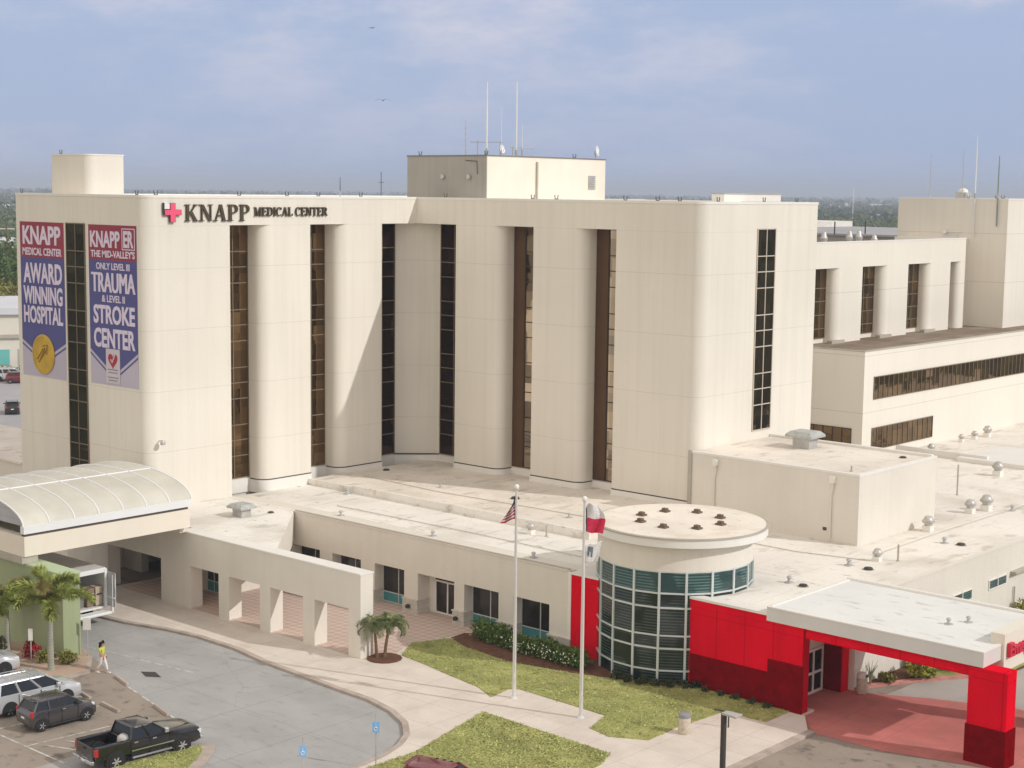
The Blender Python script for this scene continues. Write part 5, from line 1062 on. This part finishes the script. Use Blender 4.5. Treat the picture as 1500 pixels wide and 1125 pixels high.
# walks towards +x in local space
V_ = [(0, 0, .93), (.01, 0, 1.12), (.0, 0, 1.33), (.0, 0, 1.42), (.02, 0, 1.50), (.03, 0, 1.58), (.02, 0, 1.64),
      (0, .17, 1.36), (-.06, .22, 1.12), (.06, .24, .90), (0, -.17, 1.36), (.06, -.22, 1.12), (.20, -.20, .93),
      (0, .09, .88), (.17, .09, .50), (.27, .09, .10), (.40, .09, .04), (0, -.09, .88), (-.06, -.09, .50), (-.30, -.09, .16), (-.20, -.09, .05)]
E_ = [(0, 1), (1, 2), (2, 3), (3, 4), (4, 5), (5, 6), (2, 7), (7, 8), (8, 9), (2, 10), (10, 11), (11, 12), (0, 13), (13, 14), (14, 15), (15, 16), (0, 17), (17, 18), (18, 19), (19, 20)]
rd = [.13, .11, .12, .055, .07, .095, .06, .055, .042, .032, .055, .042, .032, .085, .06, .042, .03, .085, .06, .042, .03]
sv_, sf_ = skin('body', V_, E_, rd, None, pr)
q = MB(); q.add(sv_, sf_)
for (hx, hy, hz) in ((.08, .245, .86), (.24, -.20, .90)):
    q.loft([[(hx+dx*k, hy+dy*k2, hz-zz) for dx, dy in ((.035, .016), (-.035, .016), (-.035, -.016), (.035, -.016))] for k, k2, zz in ((.7, 1, -.03), (1, 1, .0), (1.05, .9, .07))])
    for i in range(4): q.tube([(hx-.03+.02*i, hy, hz-.06), (hx-.03+.021*i+.005, hy+.004, hz-.10), (hx-.03+.02*i+.012, hy+.01, hz-.135+.008*abs(i-1.5))], [.009, .008, .006], 5)
    q.tube([(hx+.03, hy, hz-.01), (hx+.055, hy, hz-.05), (hx+.06, hy+.005, hz-.075)], [.010, .009, .007], 5)
q.lathe([(.004, -.02), (.014, 0), (.004, .03)], (.125, 0, 1.565), 6, 'x')
q.build('body', mat('skin', (.48, .27, .18), .6), pr, local=True, smooth=60)
q = MB(); 
for s in (-.032, .032): q.lathe([(.003, -.006), (.011, 0), (.003, .006)], (.118, s, 1.60), 6, 'x')
q.build('eyes', m_under, pr, local=True)
q = MB(); q.lathe([(.003, -.004), (.02, 0), (.003, .004)], (.118, 0, 1.52), 6, 'x'); q.build('mouth', mat('lip', (.40, .12, .10), .5), pr, local=True)
hv, hf = skin('hair', [(.0, 0, 1.66), (-.05, 0, 1.60), (-.10, 0, 1.48), (-.12, 0, 1.32), (-.13, 0, 1.16), (.035, 0, 1.675)], [(0, 1), (1, 2), (2, 3), (3, 4), (0, 5)], [.095, .115, .10, .085, .04, .07], None, pr); q = MB(); q.add(hv, hf); q.build('hair', mat('black_hair', (.012, .010, .010), .4), pr, local=True, smooth=60)
lv_, lf_ = skin('shirt', [(0, 0, .96), (.01, 0, 1.12), (0, 0, 1.33), (0, 0, 1.40), (0, .18, 1.36), (-.04, .22, 1.20), (0, -.18, 1.36), (.035, -.22, 1.20)], [(0, 1), (1, 2), (2, 3), (2, 4), (4, 5), (2, 6), (6, 7)], [.15, .135, .14, .07, .075, .065, .075, .065], None, pr); q = MB(); q.add(lv_, lf_); q.build('shirt', mat('lime_shirt', (.52, .55, .08), .8), pr, local=True, smooth=60)
lv_, lf_ = skin('trousers', [(0, 0, .97), (0, .09, .86), (.17, .09, .50), (.26, .09, .13), (0, -.09, .86), (-.06, -.09, .50), (-.28, -.09, .19)], [(0, 1), (1, 2), (2, 3), (0, 4), (4, 5), (5, 6)], [.14, .11, .08, .065, .11, .08, .065], None, pr); q = MB(); q.add(lv_, lf_); q.build('trousers', mat('white_trousers', (.72, .66, .64), .8), pr, local=True, smooth=60)
for x, z in ((.34, .0), (-.24, .0)):
    q = MB(); y = .09 if x > 0 else -.09; q.loft([[(x-.12+a, y+b, z+c) for b, c in ((-.045*k, .0), (.045*k, .0), (.04*k, .05+h), (-.04*k, .05+h))] for a, k, h in ((0, .8, .04), (.1, 1, .04), (.2, 1, .0), (.27, .6, -.02))]); q.build('shoe', M['trim'], pr, local=True, bevel=.01)

# ================================================================== birds
def bird(label, p, s, ang):
    b = thing('bird', label, 'bird', p, None, ang); q = MB()
    q.loft([[(x, r_*math.cos(a), r_*.8*math.sin(a)+dz) for a in [2*math.pi*k/8 for k in range(8)]] for x, r_, dz in ((-.32*s, .01, 0), (-.18*s, .05*s, 0), (0, .085*s, 0), (.14*s, .07*s, .01), (.22*s, .045*s, .04*s), (.30*s, .02*s, .04*s), (.35*s, .004, .03*s))])
    for sg in (-1, 1):
        q.loft([[(x0_*s, sg*y*s, z*s+d) for x0_, d in ((c0, .008), (c1, .008), (c1, -.008), (c0, -.008))] for y, z, c0, c1 in ((.05, .03, .12, -.12), (.30, .16, .14, -.10), (.62, .05, .02, -.14), (.85, -.02, -.10, -.16))])
    q.loft([[(x, sg*w, z) for sg, z in ((1, .006), (-1, .006), (-1, -.006), (1, -.006))] for x, w in ((-.28*s, .03*s), (-.50*s, .12*s))]); q.build('body', mat('dark_feathers', (.05, .055, .07), .8), b, local=True, smooth=40)
bird('dark bird gliding in the sky above the tower', (-155.45, 148.07, 37.7), 1.25, R(130)); bird('tiny distant bird high in the sky', (-217.5, 204.5, 55.3), 1.0, R(100))
# ================================================================== planting
rng = np.random.default_rng(11)
def leaves(mb, cen, rad, n, size, shell=.55, mi=0, flat=.0, asp=1.6):
    """n small leaf faces spread through an ellipsoid, denser outside"""
    for _ in range(n):
        d = rng.normal(size=3); d /= np.linalg.norm(d); k = rng.random()**shell
        p = Vector((cen[0]+d[0]*rad[0]*k, cen[1]+d[1]*rad[1]*k, cen[2]+d[2]*rad[2]*k))
        a = Vector(rng.normal(size=3)); a.z *= (1-flat); a.normalize(); b = a.cross(Vector(rng.normal(size=3))).normalized(); s = size*(.6+.8*rng.random())
        mb.add([p-a*s*asp*.5, p-b*s*.35, p+a*s*asp*.5, p+b*s*.35], [(0, 1, 2, 3)], mi)
def clumps(mb, cen, rad, k, n, size, spread=.75, mi=0):
    for _ in range(k):
        d = rng.normal(size=3); d /= np.linalg.norm(d); q = .35+.5*rng.random(); s = .28+.22*rng.random()
        leaves(mb, (cen[0]+d[0]*rad[0]*q, cen[1]+d[1]*rad[1]*q, cen[2]+d[2]*rad[2]*q), (rad[0]*s, rad[1]*s, rad[2]*s), n, size, .6, mi)
def shrub(name, label, x, y, z, r, h, m, n=260, size=.12, grp=None):
    t = thing(name, label, 'shrub', (x, y, z), grp)
    q = MB(); clumps(q, (x, y, z+h*.55), (r, r, h*.55), 9, n//9, size); leaves(q, (x, y, z+h*.45), (r*.9, r*.9, h*.45), n//2, size); q.build('foliage', m, t)
    q = MB()
    for k in range(5): a = 2*math.pi*k/5; q.tube([(x, y, z-.02), (x+math.cos(a)*r*.5, y+math.sin(a)*r*.5, z+h*.6)], [.03, .012], 4)
    q.build('stem', M['bark_brown'], t); return t
def frond(mb, p, az, e0, L, droop, nl, ll, lw, plume=True, mi=0, up=.0):
    pts = []; n = 12; q = Vector(p); e = e0
    for i in range(n+1):
        pts.append(q.copy()); q = q+Vector((math.cos(az)*math.cos(e), math.sin(az)*math.cos(e), math.sin(e)))*L/n; e -= droop/n*(.4+1.2*i/n)
    mb.tube(pts, [.030*(1-.8*i/n)+.004 for i in range(n+1)], 4, mi)
    for k in range(nl):
        u = (.10+.9*k/nl)*n; i = min(int(u), n-1); f_ = u-i; c = pts[i].lerp(pts[i+1], f_); t_ = (pts[i+1]-pts[i]).normalized()
        a = t_.cross(Vector((0, 0, 1))); a = a.normalized() if a.length > .01 else Vector((1, 0, 0)); b = a.cross(t_)
        th = (2*math.pi*rng.random()) if plume else (0.25 if k % 2 else math.pi-.25)+.25*rng.normal()
        d = (a*math.cos(th)+b*math.sin(th))*.8+t_*(.55+.2*rng.random()); d.normalize(); l_ = ll*(math.sin(min(1, .25+.9*(1-abs(2*u/n-1)))*1.57))*(.8+.4*rng.random())
        w = t_.cross(d).normalized()*lw*.5; tip = c+d*l_-Vector((0, 0, l_*(.18+.2*up))); md = c+d*l_*.55
        mb.add([c-w*.4, md-w, tip, md+w, c+w*.4], [(0, 1, 2, 3, 4)], mi)
def palm(label, x, y, z, h, nf, L, seed=0):
    t = thing('foxtail_palm', label, 'palm tree', (x, y, z))
    q = MB(); q.tube([(x, y, z-.03), (x+.0, y, z+.15), (x-.01, y, z+h*.35), (x+.03, y, z+h*.75), (x+.02, y, z+h)], [.23, .175, .165, .13, .11], 12); q.build('trunk', M['bark'], t, smooth=50)
    q = MB(); q.tube([(x+.02, y, z+h-.02), (x+.02, y, z+h+.35), (x+.02, y, z+h+.75)], [.115, .12, .06], 10); q.build('crown_shaft', mat('green_crown_shaft', (.24, .29, .12), .5), t, smooth=50)
    q = MB(); off = seed
    for k in range(nf):
        az = off+k*2.4; lvl = k/nf; e0 = R(80-50*lvl); frond(q, (x+.02, y, z+h+.66-.2*lvl), az, e0, L*(.85+.25*rng.random()), 1.75+.6*lvl, 340, .60, .06, True, 1 if rng.random() < .25 else 0)
    q.build('frond', [M['frond'], M['frond_dry']], t); return t
palm('feathery palm with grey trunk in front of the green wall', -73.57, 45.61, .14, 3.05, 11, 2.55, .6); palm('partly cropped bushy palm at the left edge before the green wall', -78.6, 46.0, .14, 2.0, 9, 1.9, 1.3)
def pygmy(label, trunks):
    t = thing('dwarf_date_palm', label, 'palm tree', (trunks[0][0], trunks[0][1], LZ))
    for x, y, tx, ty, h in trunks:
        q = MB(); q.tube([(x, y, LZ-.02), (x+(tx-x)*.3, y+(ty-y)*.3, LZ+h*.4), (tx, ty, LZ+h)], [.10, .085, .075], 8); q.build('trunk', M['bark_brown'], t, smooth=50)
        q = MB()
        for k in range(30): frond(q, (tx, ty, LZ+h+.02), k*2.4+rng.random(), R(82-70*(k/30)), 1.22*(.8+.35*rng.random()), 2.6, 70, .30, .030, False, 1 if rng.random() < .3 else 0)
        q.build('frond', [mat('dwarf_frond', (.17, .21, .09), .6, var=.4, vscale=2), mat('dwarf_frond_pale', (.30, .32, .15), .6, var=.3, vscale=2)], t)
pygmy('pair of dwarf date palms at the end of the arcade wall', [(-62.6, 59.25, -62.7, 59.15, 1.75), (-62.35, 59.6, -62.1, 59.7, 1.8)])
# grass blades over the lawns
def in_poly(x, y, P_):
    c = False
    for i in range(len(P_)):
        (x1, y1), (x2, y2) = P_[i-1], P_[i]
        if (y1 > y) != (y2 > y) and x < (x2-x1)*(y-y1)/(y2-y1)+x1: c = not c
    return c
q = MB()
for P_, zz, n_ in [(p_, z_, k_) for p_, z_, k_ in LAWNS]:
    xs = [a for a, b in P_]; ys = [b for a, b in P_]
    for _ in range(n_):
        x, y = rng.uniform(min(xs)-.05, max(xs)+.05), rng.uniform(min(ys)-.05, max(ys)+.05)
        if not in_poly(x+rng.normal()*.05, y+rng.normal()*.05, P_): continue
        a = rng.random()*6.28; h = .015+.03*rng.random(); w = .03+.04*rng.random(); dx, dy = math.cos(a)*w, math.sin(a)*w; lx, ly = rng.normal()*.07, rng.normal()*.07
        q.add([(x-dx, y-dy, zz-.02), (x+dx, y+dy, zz-.02), (x+dx*.4+lx, y+dy*.4+ly, zz+h), (x-dx*.4+lx, y-dy*.4+ly, zz+h)], [(0, 1, 2, 3)], (0, 0, 1, 1, 2)[int(rng.random()*5)])
o = q.build('grass', [M['lawn'], mat('grass_blade_green', (.45, .455, .17), .9, var=.3, vscale=1.5, spec=.15), mat('grass_blade_straw', (.50, .475, .20), .9, var=.3, vscale=1.5, spec=.15)]); o['kind'] = 'stuff'; o['label'] = 'short grass blades over the lawns'; o['category'] = 'grass'
# flowering hedge
t = thing('flowering_hedge', 'long clipped hedge with white flowers along the low wing', 'hedge', (-57, 65.9, LZ))
q = MB(); fl = MB(); x = -61.2
while x < -52.9:
    y = 66.0-.10*(x+61)*.6+rng.normal()*.08; h = .95+.12*rng.normal()
    leaves(q, (x, y, LZ+h*.5), (.62, .62, h*.58), 300, .13, .5); leaves(q, (x, y+.4, LZ+h*.45), (.5, .5, h*.5), 120, .13, .5)
    nfl = 1 if x < -58.5 else 6
    for _ in range(nfl):
        p = Vector((x+rng.normal()*.35, y-.45-.15*rng.random(), LZ+.2+.7*rng.random())); s = .025+.025*rng.random(); fl.add([p+Vector((-s, 0, -s)), p+Vector((s, -.03, -s*.6)), p+Vector((s*.8, 0, s)), p+Vector((-s, -.02, s*.8))], [(0, 1, 2, 3)])
    x += .38
q.build('foliage', mat('hedge_leaf', (.10, .155, .025), .6, var=.45, vscale=4), t); fl.build('flowers', M['petal'], t)
for k in range(9):
    a = R(base_a-38+k*9.2); x, y = DC.x+(DR+.55)*math.cos(a), DC.y+(DR+.55)*math.sin(a)
    shrub('border_shrub', 'low dark border shrub at the foot of the round glass pavilion', x, y, LZ, .38, .45, M['leaf_dark'], 150, .11, 'border shrubs round the pavilion')
for k in range(6): shrub('border_shrub', 'tiny dark border plant at the foot of the dark red stone base', -46.9+.95*k, 67.0, LZ, .32, .28, M['leaf_dark'], 80, .09, 'border plants along the red front')
shrub('shrub', 'low green brown shrub right of the palm trunk', -73.9, 46.9, .14, .62, .65, M['leaf_olive'], 420, .12); shrub('shrub', 'low dry green shrub between the white post and the palm', -75.0, 46.1, .14, .60, .75, M['leaf_olive'], 420, .13)
shrub('red_leaved_plant', 'red leaved plant at the foot of the green wall', -76.3, 46.0, .14, .55, .85, M['leaf_red'], 260, .16); shrub('shrub', 'dark shrub at the left edge beneath the cropped palm', -78.6, 45.2, .14, .8, .9, M['leaf_dark'], 400, .14)
shrub('bed_shrub', 'large yellow green shrub in the bed seen under the canopy', -38.9, 77.2, .12, 1.0, 1.05, M['leaf_yellow'], 620, .15); shrub('bed_shrub', 'second yellow green shrub further along the bed', -38.4, 79.6, .12, 1.0, 1.15, M['leaf_yellow'], 620, .15); shrub('bed_shrub', 'dark round topped shrub against the warm side wall', -40.0, 78.6, .12, .55, 1.5, M['leaf'], 420, .13)
shrub('bed_shrub', 'bright yellow shrub beyond the canopy at the right edge', -39.0, 92.6, .12, 1.4, 1.5, M['leaf_yellow'], 700, .16); shrub('bed_shrub', 'small brown green shrub behind the domed bin', -39.9, 75.2, .12, .55, .55, M['leaf_olive'], 300, .11)
t = thing('spiky_plant', 'upright spiky pale plant behind the domed bin', 'plant', (-40.3, 74.2, .12)); q = MB()
for k in range(9): a = k*2.4; q.tube([(-40.3, 74.2, .1), (-40.3+math.cos(a)*.12, 74.2+math.sin(a)*.12, .8), (-40.3+math.cos(a)*.38, 74.2+math.sin(a)*.38, 1.25+.06*(k % 4))], [.035, .03, .006], 5)
q.build('blades', mat('pale_blade', (.30, .34, .22), .6), t)

# ================================================================== far surroundings
fwd = Vector((-math.sin(R(41.7)), math.cos(R(41.7)), 0)); rgt = Vector((math.cos(R(41.7)), math.sin(R(41.7)), 0))
def polar(deg, dist): return (fwd*math.cos(R(deg))+rgt*math.sin(R(deg)))*dist
Bg = thing('clinic', 'long white two storey building with teal windows beyond the rear car park', 'building', (-210, 130, 0))
u_ = Vector((.52, .855, 0)).normalized(); n_ = Vector((u_.y, -u_.x, 0)); c0 = Vector((-199.5, 117.6, 0))
def obox(mb, a0, a1, d0, d1, z0, z1): mb.add([tuple(c0+u_*a+n_*d+Vector((0, 0, z))) for z in (z0, z1) for a, d in ((a0, d0), (a1, d0), (a1, d1), (a0, d1))], [(0, 3, 2, 1), (4, 5, 6, 7), (0, 1, 5, 4), (1, 2, 6, 5), (2, 3, 7, 6), (3, 0, 4, 7)])
q = MB(); obox(q, -40, 40, -25, 0, 0, 8.1); q.build('wall', mat('white_clinic_wall', (.70, .66, .58), .9, var=.04, vscale=.1), Bg); q = MB(); obox(q, -40.5, 40.5, -25.5, .5, 8.1, 9.0); q.build('roof', mat('lavender_roof', (.62, .62, .66), .8, var=.06, vscale=.1), Bg); q = MB(); obox(q, -40, 40, 0, .35, 4.8, 5.3); q.build('ledge', M['coping'], Bg)
for a in (-14.5, -9.0, -3.6, 1.8, 7.2): 
    q = MB(); obox(q, a, a+4.3, 0, .12, 1.0, 3.3); o = q.build('window', M['alu'], Bg); q = MB(); obox(q, a+.1, a+2.05, .12, .16, 1.1, 3.2); obox(q, a+2.25, a+4.2, .12, .16, 1.1, 3.2); q.build('pane', mat('bright_teal_glass', (.16, .50, .47), .2), o)
t = thing('clinic_hedge', 'low trimmed hedge along the foot of the white clinic', 'hedge', (-196, 119, 0)); q = MB()
for k in range(60): p = c0+u_*(-22+k*.75)+n_*1.6; leaves(q, (p.x, p.y, .45), (.7, .7, .6), 40, .35)
q.build('foliage', M['leaf'], t)
hb = hatch('small dark car parked nearest in the rear car park', (-163, 96.8, 0), R(150), blk); v_ = van('silver minivan parked before the clinic hedge', (-190.5, 113.0, 0), R(60)); hatch('maroon hatchback beside the silver minivan by the clinic', (-187.6, 112.6, 0), R(60), mar)
Gr = thing('rear_block', 'grey flat roofed hospital block behind the stepped wing', 'building', (-105, 200, 0))
MB().box(-150, -84, 181, 224, 0, 20.8).build('wall', mat('dark_grey_wall', (.34, .31, .29), .9, var=.08, vscale=.2), Gr); MB().box(-150.3, -83.7, 180.7, 224.3, 20.8, 21.05).build('roof', M['roof_grey'], Gr); MB().box(-150, -128, 206, 224, 21.05, 21.9).build('raised_roof', M['roof_white'], Gr)  # one plain dark grey for the whole rear block wall
for i, (lab, x, y, s) in enumerate((('exhaust fan at the left of the row behind the wing parapet', -73, 122.9, 1.22), ('exhaust fan second in the row behind the wing parapet', -73, 127.3, 1.26), ('exhaust fan third in the row behind the wing parapet', -73, 129.0, 1.24), ('low exhaust fan at the right of the row behind the wing parapet', -73, 131.8, .95))): fan(lab, x, y, 21.06, s, 'fans on the wing roof', .5)
for deg, dist, z in ((11.35, 205, 21.05), (12.4, 210, 21.05)): p = polar(deg, dist); q = MB(); q.tube([(p.x, p.y, z-.02), (p.x, p.y, z+1.6)], .09, 5); tag(q.build('standpipe', M['dark_metal']), 'thin dark pipe on the grey rear block roof', 'pipe', 'pipes on the grey rear block')
# trees beyond the clinic, one by one
def tree(label, x, y, h, r, m, grp, seed):
    t = thing('tree', label, 'tree', (x, y, 0), grp)
    q = MB(); q.tube([(x, y, -.1), (x+.1, y, h*.3), (x, y+.2, h*.55)], [.32, .22, .12], 7)
    for k in range(5): a = k*1.26+seed; q.tube([(x, y, h*.35), (x+math.cos(a)*r*.5, y+math.sin(a)*r*.5, h*.62)], [.13, .05], 5)
    q.build('trunk', M['bark_brown'], t)
    q = MB(); clumps(q, (x, y, h*.62), (r, r, h*.40), 22, 75, .55); q.build('crown', m, t); return t
labs = [('bushy olive tree just beyond the white clinic roof', M['leaf_olive']), ('dark green tree beyond the white clinic', M['leaf']), ('pale green rounded tree behind the clinic', M['leaf_olive'])]
i = 0
for deg, dist, h, r in ((-17.95, 262, 11, 6), (-17.35, 268, 12, 6.5), (-18.6, 270, 11, 6), (-17.6, 300, 14, 7), (-18.2, 310, 13, 7), (-17.0, 320, 13, 7), (-17.75, 350, 15, 7.5), (-18.5, 360, 14, 7), (-16.9, 380, 14, 7)):
    p = polar(deg, dist); lab, m_ = (('olive bushy tree close behind the clinic roof', M['leaf_olive']) if dist < 290 else (('tall dark green tree further behind the clinic', M['leaf']) if dist < 340 else ('hazy green tree at the back of the clinic trees', M['leaf'])))
    tree(lab, p.x, p.y, h, r, m_, ('near trees behind the clinic' if dist < 290 else 'middle trees behind the clinic' if dist < 340 else 'far trees behind the clinic'), i); i += 1
# the wooded plain: far crowns that read as one mass
def wood(name, n, d0, d1, nq, size, hh, m, dens=1.0, zlo=.25):
    V, Fc = [], []
    for _ in range(n):
        dist = d0+(d1-d0)*rng.random()**dens; deg = -24+48*rng.random(); p = polar(deg, dist); h = hh*(.6+.7*rng.random()); r = h*(.5+.4*rng.random())
        k = nq; d = rng.normal(size=(k, 3)); d /= np.linalg.norm(d, axis=1)[:, None]; rr = (.55+.45*rng.random(k))[:, None]
        c = np.array([p.x, p.y, h*.52])+d*rr*np.array([r, r, h*.48]); a = rng.normal(size=(k, 3)); a /= np.linalg.norm(a, axis=1)[:, None]; b = np.cross(a, rng.normal(size=(k, 3))); b /= np.linalg.norm(b, axis=1)[:, None]
        s = (size*(.6+.8*rng.random(k)))[:, None]; V.append(np.stack([c-a*s, c-b*s*.7, c+a*s, c+b*s*.7], 1).reshape(-1, 3))
    V = np.concatenate(V); me = bpy.data.meshes.new(name); nf = len(V)//4; me.vertices.add(len(V)); me.vertices.foreach_set('co', V.ravel()); me.loops.add(nf*4); me.loops.foreach_set('vertex_index', np.arange(nf*4)); me.polygons.add(nf); me.polygons.foreach_set('loop_start', np.arange(nf)*4); me.polygons.foreach_set('loop_total', np.full(nf, 4)); me.update(); me.validate()
    me.materials.append(m); o = bpy.data.objects.new(name, me); COL.objects.link(o); tag(o, None, None, None, 'stuff'); return o
def wlab(o, l): o['label'] = l; o['category'] = 'woodland'
m_w1 = mat('woodland_leaf', (.12, .155, .06), .8, var=.5, vscale=.06, spec=.1); m_w2 = mat('woodland_leaf_far', (.09, .12, .06), .8, var=.5, vscale=.02, spec=.1)
wlab(wood('woodland', 1300, 430, 1150, 110, 1.1, 11, m_w1), 'mixed green woodland on the plain behind the hospital'); wlab(wood('woodland', 2400, 1100, 2600, 34, 2.4, 11, m_w2), 'hazy belt of far trees on the plain'); wlab(wood('woodland', 2200, 2500, 8000, 14, 5.5, 13, m_w2), 'blue treeline along the horizon')
far = [(-18.0, 1500, 40, 12, 7), (-17.9, 560, 10, 8, 7), (-17.2, 2100, 24, 14, 8), (-12.5, 2300, 20, 14, 7), (-9.6, 2600, 24, 14, 8), (-7.6, 1900, 12, 10, 7), (-5.5, 2500, 22, 14, 8), (3.9, 2500, 20, 12, 8), (11.3, 2400, 16, 12, 8), (12.9, 2700, 34, 14, 10), (13.2, 2300, 14, 12, 7), (12.75, 1500, 14, 10, 7), (10.9, 2600, 26, 14, 9), (11.6, 3000, 30, 14, 9)]
for deg, dist, w_, d_, h in far:
    p = polar(deg, dist); t = thing('warehouse', 'small pale building far off among the trees on the plain', 'building', (p.x, p.y, 0), 'far pale buildings on the plain', R(41.7+20*rng.normal()))
    q = MB(); q.box(-w_/2, w_/2, -d_/2, d_/2, 0, h); q.build('wall', mat('far_white_wall', (.72, .70, .68), .9), t, local=True); q = MB(); q.loft([[(x_, y_, z_) for y_, z_ in ((-d_/2-.6, h), (0, h+1.6), (d_/2+.6, h))] for x_ in (-w_/2-.5, w_/2+.5)]); q.build('roof', mat('far_pale_roof', (.60, .60, .62), .8), t, local=True)
p = polar(-4.75, 1400); t = thing('radio_mast', 'thin radio mast rising over the horizon left of the plant room', 'radio mast', (p.x, p.y, 0)); q = MB(); q.tube([(p.x, p.y, 0), (p.x, p.y, 41)], .45, 5); q.tube([(p.x-3, p.y, 32), (p.x+3, p.y, 32)], .3, 4); q.build('mast', M['dark_metal'], t)
p = polar(11.95, 1200); q = MB(); q.tube([(p.x, p.y, 0), (p.x, p.y, 32)], .3, 5); tag(q.build('mast', M['trim']), 'thin pale mast on the horizon right of the tower', 'radio mast')
p = polar(-17.62, 420); t = thing('utility_pole', 'tall pole with a crossarm among the trees at the left edge', 'utility pole', (p.x, p.y, 0)); q = MB(); q.tube([(p.x, p.y, 0), (p.x, p.y, 16)], .22, 6); q.build('post', M['bark_brown'], t); q = MB(); q.tube([(p.x-rgt.x*2, p.y-rgt.y*2, 15), (p.x+rgt.x*2, p.y+rgt.y*2, 15)], .14, 5); q.build('crossarm', M['trim'], t)

# ================================================================== air
q = MB(); q.box(-16600, 16600, -16600, 16600, -1.5, 62); hz = q.build('haze', bpy.data.materials.new('haze_air')); hz['kind'] = 'stuff'; hz['label'] = 'thin blue haze over the plain'; hz['category'] = 'haze'
hm = hz.data.materials[0]; hm.use_nodes = True; t_ = hm.node_tree; t_.nodes.clear(); o_ = t_.nodes.new('ShaderNodeOutputMaterial'); pv_ = t_.nodes.new('ShaderNodeVolumePrincipled'); pv_.inputs['Color'].default_value = (.72, .80, .95, 1); pv_.inputs['Density'].default_value = .0003; pv_.inputs['Anisotropy'].default_value = 0; t_.links.new(pv_.outputs[0], o_.inputs['Volume'])
